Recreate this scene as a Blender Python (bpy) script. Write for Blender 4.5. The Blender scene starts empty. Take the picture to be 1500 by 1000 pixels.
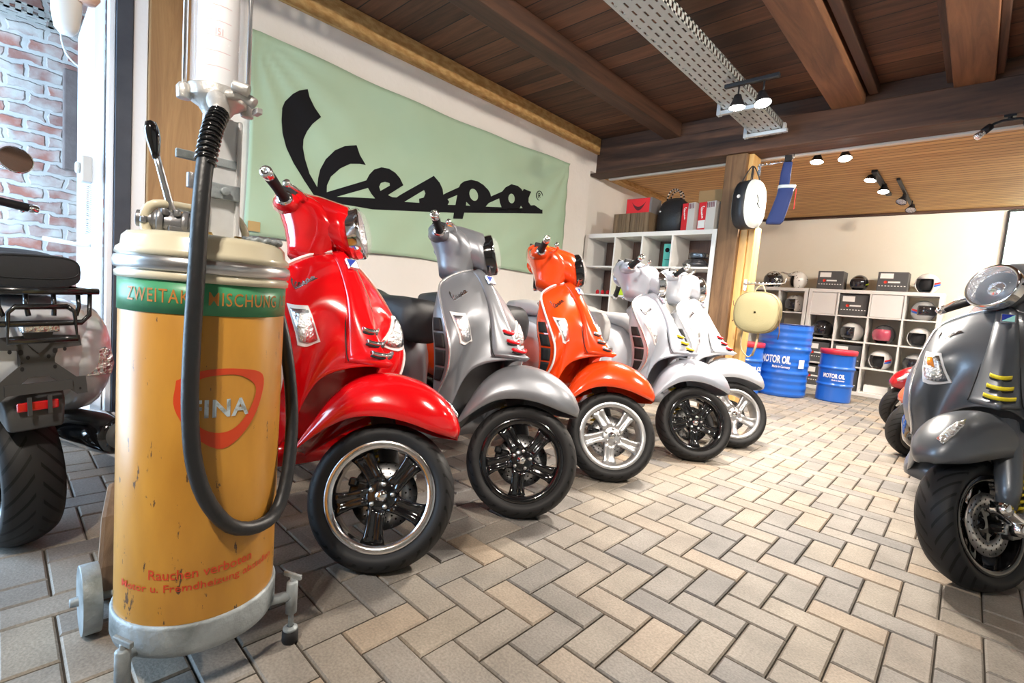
import bpy, bmesh, math, random
import numpy as np
from mathutils import Matrix, Vector
from mathutils.geometry import tessellate_polygon
random.seed(7)
R = math.radians
sc = bpy.context.scene
col = sc.collection
V = Vector

# ------------------------------------------------------------------ materials
MATS = {}
def nd(nt, t, **kw):
    n = nt.nodes.new(t)
    for k, v in kw.items():
        if k.startswith('i_'):
            n.inputs[k[2:].replace('_', ' ')].default_value = v
        else:
            setattr(n, k, v)
    return n
def c4(c): return (c[0], c[1], c[2], 1)
def mat(name, base=(.5, .5, .5), rough=.5, metal=0, coat=0, emit=None, es=0, trans=0, ior=1.45, alpha=1, bump=None, var=None, spec=.5, flake=False):
    """bump=(kind, scale, strength); var=(scale, colour2, lo, hi)"""
    if name in MATS: return MATS[name]
    m = bpy.data.materials.new(name); m.use_nodes = True; nt = m.node_tree
    b = nt.nodes['Principled BSDF']
    b.inputs['Base Color'].default_value = c4(base); b.inputs['Roughness'].default_value = rough
    b.inputs['Metallic'].default_value = metal; b.inputs['Coat Weight'].default_value = coat
    b.inputs['Coat Roughness'].default_value = .04
    b.inputs['Specular IOR Level'].default_value = spec
    b.inputs['IOR'].default_value = ior; b.inputs['Transmission Weight'].default_value = trans; b.inputs['Alpha'].default_value = alpha
    if emit: b.inputs['Emission Color'].default_value = c4(emit); b.inputs['Emission Strength'].default_value = es
    tc = nd(nt, 'ShaderNodeTexCoord')
    if var:
        n = nd(nt, 'ShaderNodeTexNoise'); n.inputs['Scale'].default_value = var[0]; n.inputs['Detail'].default_value = 6
        mp = nd(nt, 'ShaderNodeMapping')
        if len(var) > 4: mp.inputs['Scale'].default_value = var[4]
        nt.links.new(tc.outputs['Object'], mp.inputs['Vector']); nt.links.new(mp.outputs[0], n.inputs['Vector'])
        r = nd(nt, 'ShaderNodeValToRGB'); r.color_ramp.elements[0].position = var[2]; r.color_ramp.elements[1].position = var[3]
        r.color_ramp.elements[0].color = c4(base); r.color_ramp.elements[1].color = c4(var[1])
        nt.links.new(n.outputs['Fac'], r.inputs[0]); nt.links.new(r.outputs[0], b.inputs['Base Color'])
    if bump:
        n = nd(nt, 'ShaderNodeTexNoise'); n.inputs['Scale'].default_value = bump[1]; n.inputs['Detail'].default_value = 4
        mp = nd(nt, 'ShaderNodeMapping')
        if len(bump) > 3: mp.inputs['Scale'].default_value = bump[3]
        nt.links.new(tc.outputs['Object'], mp.inputs['Vector']); nt.links.new(mp.outputs[0], n.inputs['Vector'])
        bp = nd(nt, 'ShaderNodeBump'); bp.inputs['Strength'].default_value = bump[2]; bp.inputs['Distance'].default_value = .01
        nt.links.new(n.outputs['Fac'], bp.inputs['Height']); nt.links.new(bp.outputs[0], b.inputs['Normal'])
    MATS[name] = m
    return m
def mnode(nt, op, a, b=None, c=None):
    n = nt.nodes.new('ShaderNodeMath'); n.operation = op
    for i, v in enumerate((a, b, c)):
        if v is None: continue
        if isinstance(v, (int, float)): n.inputs[i].default_value = v
        else: nt.links.new(v, n.inputs[i])
    return n.outputs[0]

black_plastic = mat('black_plastic', (.010, .010, .012), .45, spec=.35)
grey_plastic = mat('grey_plastic', (.06, .062, .066), .5)
black_gloss = mat('black_gloss', (.006, .006, .007), .12, coat=1)
chrome = mat('chrome', (.85, .85, .86), .09, 1)
steel = mat('brushed_steel', (.62, .62, .63), .3, 1)
disc_steel = mat('disc_steel', (.55, .55, .56), .35, 1)
galv = mat('galvanised', (.36, .4, .42), .55, .35, var=(11, (.16, .18, .18), .42, .68), bump=('n', 60, .3))
rubber = mat('rubber', (.012, .012, .013), .6, spec=.3)
seat_black = mat('seat_vinyl_black', (.028, .029, .033), .5, bump=('n', 300, .12))
seat_grey = mat('seat_vinyl_grey', (.34, .33, .33), .6, bump=('n', 300, .12))
trim_white = mat('trim_pale', (.82, .8, .8), .3, 0, coat=.4)
trim_silver = mat('trim_silver', (.75, .75, .78), .25, .8)
lens = mat('clear_lens', (.9, .92, .95), .02, alpha=.07)
amber = mat('amber_lens', (.8, .25, .02), .15, coat=1)
red_lens = mat('red_lens', (.6, .01, .015), .15, coat=1)
reflector = mat('reflector_chrome', (.88, .89, .92), .22, 1, bump=('n', 70, 1.0))
black_paint = mat('black_paint', (.012, .012, .013), .22, coat=.6)
white_lac = mat('white_laminate', (.8, .79, .77), .45)
white_plastic = mat('white_plastic', (.8, .79, .76), .4)
yellow_paint = mat('yellow_paint', (.78, .62, .02), .4)
red_paint_small = mat('red_trim_paint', (.7, .01, .02), .35)
spring_yellow = mat('spring_yellow', (.62, .5, .03), .35)
blue_badge = mat('badge_blue', (.02, .05, .35), .25, coat=1)
mint_badge = mat('badge_mint', (.45, .85, .75), .25, coat=1)
logo_black = mat('print_black', (.010, .010, .012), .9, spec=.2)
print_white = mat('print_white', (.88, .88, .86), .6)
dark_void = mat('dark_mesh', (.01, .01, .012), .7)

def tyre_mat(name, n=26, slant=9.0):
    m = bpy.data.materials.new(name); m.use_nodes = True; nt = m.node_tree; b = nt.nodes['Principled BSDF']
    b.inputs['Roughness'].default_value = .55; b.inputs['Specular IOR Level'].default_value = .28
    tc = nd(nt, 'ShaderNodeTexCoord'); sp = nd(nt, 'ShaderNodeSeparateXYZ'); nt.links.new(tc.outputs['Object'], sp.inputs[0])
    x, y, z = sp.outputs
    ang = mnode(nt, 'ARCTAN2', z, x)
    ay = mnode(nt, 'ABSOLUTE', y)
    ph = mnode(nt, 'ADD', mnode(nt, 'MULTIPLY', ang, n / 6.28318), mnode(nt, 'MULTIPLY', ay, -slant * 3))
    sg = mnode(nt, 'MULTIPLY', mnode(nt, 'GREATER_THAN', y, 0.0), .5)
    fr = mnode(nt, 'FRACT', mnode(nt, 'ADD', ph, sg))
    line = mnode(nt, 'LESS_THAN', mnode(nt, 'ABSOLUTE', mnode(nt, 'SUBTRACT', fr, .5)), .12)
    rad = mnode(nt, 'SQRT', mnode(nt, 'ADD', mnode(nt, 'MULTIPLY', x, x), mnode(nt, 'MULTIPLY', z, z)))
    zone = mnode(nt, 'MULTIPLY', mnode(nt, 'GREATER_THAN', rad, .203), mnode(nt, 'GREATER_THAN', ay, .008))
    g = mnode(nt, 'MULTIPLY', line, zone)
    bp = nd(nt, 'ShaderNodeBump'); bp.inputs['Strength'].default_value = 1; bp.inputs['Distance'].default_value = .012; bp.invert = True
    nt.links.new(g, bp.inputs['Height']); nt.links.new(bp.outputs[0], b.inputs['Normal'])
    mx = nd(nt, 'ShaderNodeMix', data_type='RGBA'); mx.inputs['A'].default_value = (.017, .017, .018, 1); mx.inputs['B'].default_value = (.003, .003, .003, 1)
    nt.links.new(g, mx.inputs['Factor']); nt.links.new(mx.outputs['Result'], b.inputs['Base Color'])
    return m
tyre_m = tyre_mat('tyre_rubber')

def wood_mat(name, c1, c2, axis='x', scale=6, rough=.65, bump=.3, stretch=12):
    if name in MATS: return MATS[name]
    m = bpy.data.materials.new(name); m.use_nodes = True; nt = m.node_tree; b = nt.nodes['Principled BSDF']; b.inputs['Roughness'].default_value = rough
    tc = nd(nt, 'ShaderNodeTexCoord'); mp = nd(nt, 'ShaderNodeMapping')
    s = {'x': (scale / stretch, scale, scale), 'y': (scale, scale / stretch, scale), 'z': (scale, scale, scale / stretch)}[axis]
    mp.inputs['Scale'].default_value = s
    nt.links.new(tc.outputs['Object'], mp.inputs[0])
    n = nd(nt, 'ShaderNodeTexNoise'); n.inputs['Scale'].default_value = 3; n.inputs['Detail'].default_value = 9; n.inputs['Roughness'].default_value = .65; n.inputs['Distortion'].default_value = .8
    nt.links.new(mp.outputs[0], n.inputs['Vector'])
    r = nd(nt, 'ShaderNodeValToRGB'); r.color_ramp.elements[0].color = c4(c1); r.color_ramp.elements[1].color = c4(c2)
    r.color_ramp.elements[0].position = .32; r.color_ramp.elements[1].position = .68
    nt.links.new(n.outputs['Fac'], r.inputs[0]); nt.links.new(r.outputs[0], b.inputs['Base Color'])
    bp = nd(nt, 'ShaderNodeBump'); bp.inputs['Strength'].default_value = bump; bp.inputs['Distance'].default_value = .01
    nt.links.new(n.outputs['Fac'], bp.inputs['Height']); nt.links.new(bp.outputs[0], b.inputs['Normal'])
    MATS[name] = m; return m

def plank_mat(name, c1, c2, gap, across, width, rough=.7, grain=1.0, gapw=.04, jitter=.35):
    """boards whose joints repeat along object axis `across` (0=x 1=y)"""
    m = bpy.data.materials.new(name); m.use_nodes = True; nt = m.node_tree; b = nt.nodes['Principled BSDF']; b.inputs['Roughness'].default_value = rough
    tc = nd(nt, 'ShaderNodeTexCoord'); sp = nd(nt, 'ShaderNodeSeparateXYZ'); nt.links.new(tc.outputs['Object'], sp.inputs[0])
    a = sp.outputs[across]
    q = mnode(nt, 'DIVIDE', a, width); fr = mnode(nt, 'FRACT', q); fl = mnode(nt, 'FLOOR', q)
    gp = mnode(nt, 'LESS_THAN', fr, gapw)
    wn = nd(nt, 'ShaderNodeTexWhiteNoise', noise_dimensions='1D'); nt.links.new(fl, wn.inputs['W'])
    mp = nd(nt, 'ShaderNodeMapping'); mp.inputs['Scale'].default_value = (.9, 11, 6) if across == 1 else (11, .9, 6)
    nt.links.new(tc.outputs['Object'], mp.inputs[0])
    off = nd(nt, 'ShaderNodeVectorMath', operation='ADD'); nt.links.new(mp.outputs[0], off.inputs[0])
    cb = nd(nt, 'ShaderNodeCombineXYZ'); nt.links.new(mnode(nt, 'MULTIPLY', wn.outputs['Value'], 40), cb.inputs[0]); nt.links.new(cb.outputs[0], off.inputs[1])
    n = nd(nt, 'ShaderNodeTexNoise'); n.inputs['Scale'].default_value = 2.2; n.inputs['Detail'].default_value = 8; n.inputs['Roughness'].default_value = .65
    nt.links.new(off.outputs[0], n.inputs['Vector'])
    f = mnode(nt, 'ADD', mnode(nt, 'MULTIPLY', n.outputs['Fac'], grain), mnode(nt, 'MULTIPLY', mnode(nt, 'SUBTRACT', wn.outputs['Value'], .5), jitter))
    r = nd(nt, 'ShaderNodeValToRGB'); r.color_ramp.elements[0].color = c4(c1); r.color_ramp.elements[1].color = c4(c2)
    r.color_ramp.elements[0].position = .3; r.color_ramp.elements[1].position = .75
    nt.links.new(f, r.inputs[0])
    mx = nd(nt, 'ShaderNodeMix', data_type='RGBA'); nt.links.new(gp, mx.inputs['Factor']); nt.links.new(r.outputs[0], mx.inputs['A']); mx.inputs['B'].default_value = c4(gap)
    nt.links.new(mx.outputs['Result'], b.inputs['Base Color'])
    bp = nd(nt, 'ShaderNodeBump'); bp.inputs['Strength'].default_value = .8; bp.inputs['Distance'].default_value = .01; bp.invert = True
    nt.links.new(mnode(nt, 'ADD', gp, mnode(nt, 'MULTIPLY', n.outputs['Fac'], .3)), bp.inputs['Height']); nt.links.new(bp.outputs[0], b.inputs['Normal'])
    return m

def paver_mat():
    m = bpy.data.materials.new('paver'); m.use_nodes = True; nt = m.node_tree; b = nt.nodes['Principled BSDF']
    geo = nd(nt, 'ShaderNodeNewGeometry'); tc = nd(nt, 'ShaderNodeTexCoord')
    r = nd(nt, 'ShaderNodeValToRGB'); cr = r.color_ramp
    cols = [(0, (.18, .170, .162)), (.3, (.225, .205, .182)), (.55, (.275, .238, .192)), (.8, (.245, .220, .192)), (1, (.33, .260, .19))]
    while len(cr.elements) < 5: cr.elements.new(.5)
    for e, (p, c) in zip(cr.elements, cols): e.position = p; e.color = c4(c)
    nt.links.new(geo.outputs['Random Per Island'], r.inputs[0])
    n1 = nd(nt, 'ShaderNodeTexNoise'); n1.inputs['Scale'].default_value = 5; n1.inputs['Detail'].default_value = 3; nt.links.new(tc.outputs['Object'], n1.inputs['Vector'])
    n2 = nd(nt, 'ShaderNodeTexNoise'); n2.inputs['Scale'].default_value = 160; n2.inputs['Detail'].default_value = 4; nt.links.new(tc.outputs['Object'], n2.inputs['Vector'])
    mx = nd(nt, 'ShaderNodeMix', data_type='RGBA', blend_type='OVERLAY'); mx.inputs['Factor'].default_value = .55
    nt.links.new(r.outputs[0], mx.inputs['A']); nt.links.new(n1.outputs['Fac'], mx.inputs['B'])
    mx2 = nd(nt, 'ShaderNodeMix', data_type='RGBA', blend_type='OVERLAY'); mx2.inputs['Factor'].default_value = .5
    nt.links.new(mx.outputs['Result'], mx2.inputs['A']); nt.links.new(n2.outputs['Fac'], mx2.inputs['B'])
    nt.links.new(mx2.outputs['Result'], b.inputs['Base Color']); b.inputs['Roughness'].default_value = .62
    bp = nd(nt, 'ShaderNodeBump'); bp.inputs['Strength'].default_value = .25; bp.inputs['Distance'].default_value = .004
    nt.links.new(n2.outputs['Fac'], bp.inputs['Height']); nt.links.new(bp.outputs[0], b.inputs['Normal'])
    return m

def brick_mat():
    m = bpy.data.materials.new('old_brick'); m.use_nodes = True; nt = m.node_tree; b = nt.nodes['Principled BSDF']; b.inputs['Roughness'].default_value = .9
    tc = nd(nt, 'ShaderNodeTexCoord'); sp = nd(nt, 'ShaderNodeSeparateXYZ'); cb = nd(nt, 'ShaderNodeCombineXYZ')
    nt.links.new(tc.outputs['Object'], sp.inputs[0]); nt.links.new(sp.outputs[1], cb.inputs[0]); nt.links.new(sp.outputs[2], cb.inputs[1])
    dn = nd(nt, 'ShaderNodeTexNoise'); dn.inputs['Scale'].default_value = 9; dn.inputs['Detail'].default_value = 5; nt.links.new(cb.outputs[0], dn.inputs['Vector'])
    sub = nd(nt, 'ShaderNodeVectorMath', operation='SUBTRACT'); nt.links.new(dn.outputs['Color'], sub.inputs[0]); sub.inputs[1].default_value = (.5, .5, .5)
    scl = nd(nt, 'ShaderNodeVectorMath', operation='SCALE'); nt.links.new(sub.outputs[0], scl.inputs[0]); scl.inputs['Scale'].default_value = .075
    ad = nd(nt, 'ShaderNodeVectorMath', operation='ADD'); nt.links.new(cb.outputs[0], ad.inputs[0]); nt.links.new(scl.outputs[0], ad.inputs[1])
    bk = nd(nt, 'ShaderNodeTexBrick'); nt.links.new(ad.outputs[0], bk.inputs['Vector'])
    bk.inputs['Scale'].default_value = 1; bk.inputs['Brick Width'].default_value = .19; bk.inputs['Row Height'].default_value = .085; bk.inputs['Mortar Size'].default_value = .017
    bk.inputs['Mortar Smooth'].default_value = .5
    bk.inputs['Color1'].default_value = (.40, .16, .12, 1); bk.inputs['Color2'].default_value = (.30, .17, .15, 1); bk.inputs['Mortar'].default_value = (.50, .48, .47, 1)
    n = nd(nt, 'ShaderNodeTexNoise'); n.inputs['Scale'].default_value = 7; n.inputs['Detail'].default_value = 7; nt.links.new(tc.outputs['Object'], n.inputs['Vector'])
    r = nd(nt, 'ShaderNodeValToRGB'); r.color_ramp.elements[0].position = .40; r.color_ramp.elements[1].position = .66
    nt.links.new(n.outputs['Fac'], r.inputs[0])
    mx = nd(nt, 'ShaderNodeMix', data_type='RGBA'); nt.links.new(r.outputs[0], mx.inputs['Factor']); nt.links.new(bk.outputs['Color'], mx.inputs['A']); mx.inputs['B'].default_value = (.55, .52, .49, 1)
    nt.links.new(mx.outputs['Result'], b.inputs['Base Color'])
    bp = nd(nt, 'ShaderNodeBump'); bp.inputs['Strength'].default_value = .7; bp.inputs['Distance'].default_value = .015
    nt.links.new(mnode(nt, 'SUBTRACT', n.outputs['Fac'], bk.outputs['Fac']), bp.inputs['Height']); nt.links.new(bp.outputs[0], b.inputs['Normal'])
    return m

# ------------------------------------------------------------------ mesh building
class MB:
    def __init__(s): s.v = []; s.f = []; s.m = []; s.sm = []
    def add(s, vs, fs, mi=0, smooth=True, M=None):
        o = len(s.v)
        if M is not None: vs = [M @ V(p) for p in vs]
        s.v += [tuple(p) for p in vs]
        for f in fs: s.f.append(tuple(i + o for i in f)); s.m.append(mi); s.sm.append(smooth)
        return s
    def box(s, c, d, mi=0, M=None, rot=None):
        x, y, z = [k / 2 for k in d]
        vs = [V((sx * x, sy * y, sz * z)) for sz in (-1, 1) for sy in (-1, 1) for sx in (-1, 1)]
        if rot is not None: vs = [rot @ p for p in vs]
        vs = [p + V(c) for p in vs]
        return s.add(vs, [(0, 2, 3, 1), (4, 5, 7, 6), (0, 1, 5, 4), (2, 6, 7, 3), (0, 4, 6, 2), (1, 3, 7, 5)], mi, False, M)
    def loft(s, rings, cap=True, mi=0, closed=True, M=None, smooth=True):
        n = len(rings[0]); vs = [p for r in rings for p in r]; fs = []
        for i in range(len(rings) - 1):
            for j in range(n if closed else n - 1):
                k = (j + 1) % n
                fs.append((i * n + j, i * n + k, (i + 1) * n + k, (i + 1) * n + j))
        if cap and closed:
            fs.append(tuple(reversed(range(n)))); fs.append(tuple((len(rings) - 1) * n + j for j in range(n)))
        return s.add(vs, fs, mi, smooth, M)
    def tube(s, path, r, seg=10, mi=0, cap=True, M=None, closed=False):
        P = [V(p) for p in path]; n = len(P); rr = r if isinstance(r, (list, tuple)) else [r] * n
        rings = []; prev = None
        for i, p in enumerate(P):
            if closed: t = (P[(i + 1) % n] - P[i - 1])
            else: t = (P[min(i + 1, n - 1)] - P[max(i - 1, 0)])
            t.normalize()
            if prev is None:
                a = V((0, 0, 1)) if abs(t.z) < .9 else V((1, 0, 0))
                u = t.cross(a).normalized()
            else:
                u = (prev - t * prev.dot(t)); u.normalize()
            prev = u; w = t.cross(u)
            rings.append([p + (u * math.cos(q) + w * math.sin(q)) * rr[i] for q in [2 * math.pi * k / seg for k in range(seg)]])
        if closed: rings.append(rings[0])
        return s.loft(rings, cap and not closed, mi, True, M)
    def lathe(s, prof, seg=32, mi=0, M=None, cap=False, smooth=True):
        """profile (r, h) about local Z"""
        rings = [[(r * math.cos(2 * math.pi * k / seg), r * math.sin(2 * math.pi * k / seg), h) for k in range(seg)] for r, h in prof]
        return s.loft(rings, cap, mi, True, M, smooth)
    def grid(s, rows, mi=0, M=None, smooth=True): return s.loft(rows, False, mi, False, M, smooth)
    def prism(s, poly, z0, z1, mi=0, M=None):
        n = len(poly); vs = [(x, y, z0) for x, y in poly] + [(x, y, z1) for x, y in poly]
        fs = [tuple(reversed(range(n))), tuple(range(n, 2 * n))] + [(i, (i + 1) % n, n + (i + 1) % n, n + i) for i in range(n)]
        return s.add(vs, fs, mi, False, M)
    def build(s, name, mats, parent=None, bevel=0, subd=0, solid=0, bseg=2, loc=None, weld=False):
        me = bpy.data.meshes.new(name); me.from_pydata(s.v, [], s.f); me.update()
        if not isinstance(mats, (list, tuple)): mats = [mats]
        for m in mats: me.materials.append(m)
        for p, mi, sm in zip(me.polygons, s.m, s.sm): p.material_index = min(mi, len(mats) - 1); p.use_smooth = sm
        bm = bmesh.new(); bm.from_mesh(me)
        if weld: bmesh.ops.remove_doubles(bm, verts=bm.verts, dist=1e-5)
        bmesh.ops.recalc_face_normals(bm, faces=bm.faces); bm.to_mesh(me); bm.free()
        o = bpy.data.objects.new(name, me); col.objects.link(o)
        if parent: o.parent = parent
        if loc: o.location = loc
        if solid:
            q = o.modifiers.new('solid', 'SOLIDIFY'); q.thickness = solid; q.offset = 0
        if bevel:
            q = o.modifiers.new('bevel', 'BEVEL'); q.width = bevel; q.segments = bseg; q.limit_method = 'ANGLE'; q.angle_limit = R(40)
            q.harden_normals = False
        if subd:
            q = o.modifiers.new('sub', 'SUBSURF'); q.levels = subd; q.render_levels = subd
        return o
def thing(name, label, cat, loc=(0, 0, 0), rot=(0, 0, 0), group=None):
    o = bpy.data.objects.new(name, None); col.objects.link(o); o.location = loc; o.rotation_euler = rot; o.empty_display_size = .1
    tag(o, label, cat, group); return o
def tag(o, label=None, cat=None, group=None, kind=None):
    if label: o['label'] = label
    if cat: o['category'] = cat
    if group: o['group'] = group
    if kind: o['kind'] = kind
    return o
def struct(o): o['kind'] = 'structure'; return o
def YM(loc=(0, 0, 0)):  # local Z axis -> world Y
    return Matrix.Translation(loc) @ Matrix.Rotation(R(-90), 4, 'X')
def align(p0, p1):
    d = V(p1) - V(p0); return Matrix.Translation(p0) @ d.to_track_quat('Z', 'Y').to_matrix().to_4x4()
def ring(cx, cy, a, b, n=20, e=2.0):
    out = []
    for k in range(n):
        t = 2 * math.pi * k / n; c, s_ = math.cos(t), math.sin(t)
        out.append((cx + a * math.copysign(abs(c) ** (2 / e), c), cy + b * math.copysign(abs(s_) ** (2 / e), s_)))
    return out
def crom(P, n):
    """resample polyline through Catmull-Rom, n points even in arc length"""
    P = [np.array(p, float) for p in P]; Q = [2 * P[0] - P[1]] + P + [2 * P[-1] - P[-2]]; out = []
    for i in range(1, len(Q) - 2):
        for t in np.linspace(0, 1, 16, endpoint=False):
            a, b, c, d = Q[i - 1:i + 3]
            out.append(.5 * ((2 * b) + (-a + c) * t + (2 * a - 5 * b + 4 * c - d) * t * t + (-a + 3 * b - 3 * c + d) * t ** 3))
    out.append(P[-1]); out = np.array(out)
    L = np.r_[0, np.cumsum(np.linalg.norm(np.diff(out, axis=0), axis=1))]
    return np.array([[np.interp(u, L, out[:, k]) for k in range(out.shape[1])] for u in np.linspace(0, L[-1], n)])
def flat_to_mesh(verts, faces, fn, mb, mi=0, cell=None, smooth=False):
    """2-D mesh, cut in cells, mapped through fn(x, y) -> xyz"""
    bm = bmesh.new(); vs = [bm.verts.new((x, y, 0)) for x, y in verts]
    for f in faces:
        try: bm.faces.new([vs[i] for i in f])
        except ValueError: pass
    if cell:
        xs = [v[0] for v in verts]; ys = [v[1] for v in verts]
        for ax, lo, hi in ((0, min(xs), max(xs)), (1, min(ys), max(ys))):
            k = math.ceil(lo / cell)
            while k * cell < hi:
                co = [0, 0, 0]; no = [0, 0, 0]; co[ax] = k * cell; no[ax] = 1
                bmesh.ops.bisect_plane(bm, geom=bm.verts[:] + bm.edges[:] + bm.faces[:], plane_co=co, plane_no=no); k += 1
    bm.verts.index_update()
    mb.add([fn(v.co.x, v.co.y) for v in bm.verts], [tuple(v.index for v in f.verts) for f in bm.faces], mi, smooth); bm.free()
_txt = {}
def text2d(s, bold=0.0, space=1.0):
    key = (s, bold, space)
    if key in _txt: return _txt[key]
    cu = bpy.data.curves.new('t', 'FONT'); cu.body = s; cu.size = 1; cu.offset = bold; cu.space_character = space; cu.resolution_u = 3
    o = bpy.data.objects.new('t', cu); col.objects.link(o)
    dg = bpy.context.evaluated_depsgraph_get(); me = bpy.data.meshes.new_from_object(o.evaluated_get(dg))
    vs = [(v.co.x, v.co.y) for v in me.vertices]; fs = [tuple(p.vertices) for p in me.polygons]
    bpy.data.objects.remove(o); bpy.data.curves.remove(cu); bpy.data.meshes.remove(me)
    x0 = min(v[0] for v in vs); x1 = max(v[0] for v in vs); y0 = min(v[1] for v in vs); y1 = max(v[1] for v in vs)
    vs = [((x - x0) / (x1 - x0), (y - y0) / (y1 - y0)) for x, y in vs]
    _txt[key] = (vs, fs, (x1 - x0) / (y1 - y0)); return _txt[key]
def text_on(mb, s, fn, mi=0, bold=0, cell=None, space=1.0):
    """fn(u,v): u,v in 0..1 over the text box"""
    vs, fs, asp = text2d(s, bold, space); flat_to_mesh(vs, fs, fn, mb, mi, cell)

# ------------------------------------------------------------------ camera
FPX = 711.6
RW = [[0.7169247, 0.6921952, 0.0829744], [0.1180047, -0.0031873, -0.9930079], [-0.6870909, 0.7217033, -0.0839674]]
cam = bpy.data.cameras.new('camera'); co = bpy.data.objects.new('camera', cam); col.objects.link(co)
cam.sensor_width = 36; cam.lens = FPX / 1500 * 36; cam.clip_start = .02
M = Matrix(((RW[0][0], -RW[1][0], -RW[2][0]), (RW[0][1], -RW[1][1], -RW[2][1]), (RW[0][2], -RW[1][2], -RW[2][2])))
co.matrix_world = Matrix.Translation((0, 0, .87)) @ M.to_4x4(); sc.camera = co

# ------------------------------------------------------------------ logo shape (wall coordinates y,z measured on the banner)
def Z1(*p): return [(390 + x / 4.76, 110 + y / 4.76) for x, y in p]
def Z2(*p): return [(520 + x / 8.333, 220 + y / 8.333) for x, y in p]
def Z3(*p): return [(650 + x / 10, 240 + y / 10) for x, y in p]
rw = np.array(RW)
def on_wall(u, v, X):
    r = rw.T @ np.array([(u - 750) / FPX, (v - 500) / FPX, 1]); t = X / r[0]; return (r[1] * t, .87 + r[2] * t)
def ell(cx, cy, a, b, rot, n=24):
    return [(cx + a * math.cos(t) * math.cos(rot) - b * math.sin(t) * math.sin(rot), cy + a * math.cos(t) * math.sin(rot) + b * math.sin(t) * math.cos(rot)) for t in [2 * math.pi * k / n for k in range(n)]]
LOGO = [
    [Z1((100, 235), (120, 190), (170, 140), (215, 115), (275, 105), (290, 160), (325, 230), (370, 297), (310, 345), (275, 395), (252, 450), (247, 510), (260, 590), (290, 690), (345, 780), (420, 880), (345, 870), (250, 735), (180, 620), (130, 510), (103, 410), (95, 320))],
    [Z1((345, 800), (352, 720), (365, 660), (400, 590), (460, 530), (530, 500), (615, 493), (640, 560), (682, 630), (640, 622), (570, 622), (500, 655), (440, 710), (415, 770), (412, 880), (350, 880))],
    [Z1((395, 823), (680, 737)) + Z2((150, 300), (210, 240), (300, 213), (390, 230), (470, 280), (530, 345), (575, 430), (385, 550), (440, 575), (490, 578), (540, 545), (935, 317), (1000, 400), (1035, 480), (1045, 545))
     + Z3((0, 430), (195, 345), (215, 300), (270, 260), (380, 235), (480, 258), (560, 310), (620, 380), (645, 430), (655, 480), (810, 410), (860, 350), (950, 303), (1040, 325), (1100, 370), (1120, 400), (1140, 370), (1260, 410), (1225, 500), (1220, 560), (1250, 610), (1300, 605), (1390, 670), (1415, 672), (1420, 730), (260, 718), (235, 810), (90, 805), (105, 722), (0, 715))
     + Z2((950, 758), (185, 725)) + Z1((500, 900), (400, 870)),
     Z1((480, 850), (690, 790), (715, 830), (742, 862)), Z2((268, 450), (290, 405), (340, 390), (400, 405), (405, 435), (285, 500)),
     Z2((585, 632), (815, 490), (830, 530), (810, 580), (755, 595), (760, 645)), Z3((22, 603), (45, 560), (20, 520), (168, 460), (135, 605)),
     Z3(*ell(415, 455, 60, 90, -.2)), Z3(*ell(955, 511, 48, 70, -.2)), Z3((300, 560), (355, 618), (290, 612)), Z3((585, 628), (625, 578), (770, 510), (785, 570), (812, 637)), Z3((1100, 615), (1125, 650), (1080, 655))],
]
WX = -3.3
def logo2d():
    vs = []; fs = []
    for loops in LOGO:
        L = [[V((*on_wall(u, v, WX), 0)) for u, v in lp] for lp in loops]
        tri = tessellate_polygon(L); o = len(vs); vs += [(p.x, p.y) for lp in L for p in lp]; fs += [tuple(i + o for i in t) for t in tri]
    return vs, fs
LV, LF = logo2d()
LX0 = min(v[0] for v in LV); LX1 = max(v[0] for v in LV); LZ0 = min(v[1] for v in LV); LZ1 = max(v[1] for v in LV)

# ------------------------------------------------------------------ ROOM
# floor of herringbone pavers
def make_floor():
    mb = MB(); th = .009; ox, oy = -.678, 1.291; ct, st = math.cos(th), math.sin(th); u = .1; g = .0022; bv = .0045
    X0, X1, Y0, Y1 = -4.9, 2.6, -1.9, 8.3
    def brick(a0, b0, a1, b1):
        cx, cy = (a0 + a1) / 2 * u, (b0 + b1) / 2 * u
        wx, wy = ox + cx * ct - cy * st, oy + cx * st + cy * ct
        if not (X0 < wx < X1 and Y0 < wy < Y1): return
        hx, hy = (a1 - a0) / 2 * u - g, (b1 - b0) / 2 * u - g
        dz = random.uniform(-.0012, 0); tx, ty = random.uniform(-.006, .006), random.uniform(-.006, .006)
        vs = []
        for ins, z in ((0, -.02), (0, -.004), (bv, 0)):
            for sx, sy in ((-1, -1), (1, -1), (1, 1), (-1, 1)):
                lx, ly = sx * (hx - ins), sy * (hy - ins)
                vs.append((wx + lx * ct - ly * st, wy + lx * st + ly * ct, z + dz + (tx * lx + ty * ly if z > -.01 else 0)))
        fs = [(8, 9, 10, 11)] + [(4 * k + i, 4 * k + (i + 1) % 4, 4 * k + 4 + (i + 1) % 4, 4 * k + 4 + i) for k in (0, 1) for i in range(4)]
        mb.add(vs, fs, 0, False)
    for i in range(-90, 120):
        for j in range(-45, 45):
            a, b = i + 2 * j, i - 2 * j
            brick(a, b, a + 2, b + 1); brick(a + 1, b - 2, a + 2, b)
    mb.add([(X0, Y0, -.009), (X1, Y0, -.009), (X1, Y1, -.009), (X0, Y1, -.009)], [(0, 1, 2, 3)], 1, False)
    return struct(mb.build('floor', [paver_mat(), mat('joint_sand', (.07, .06, .05), .95)]))
make_floor()

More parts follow.
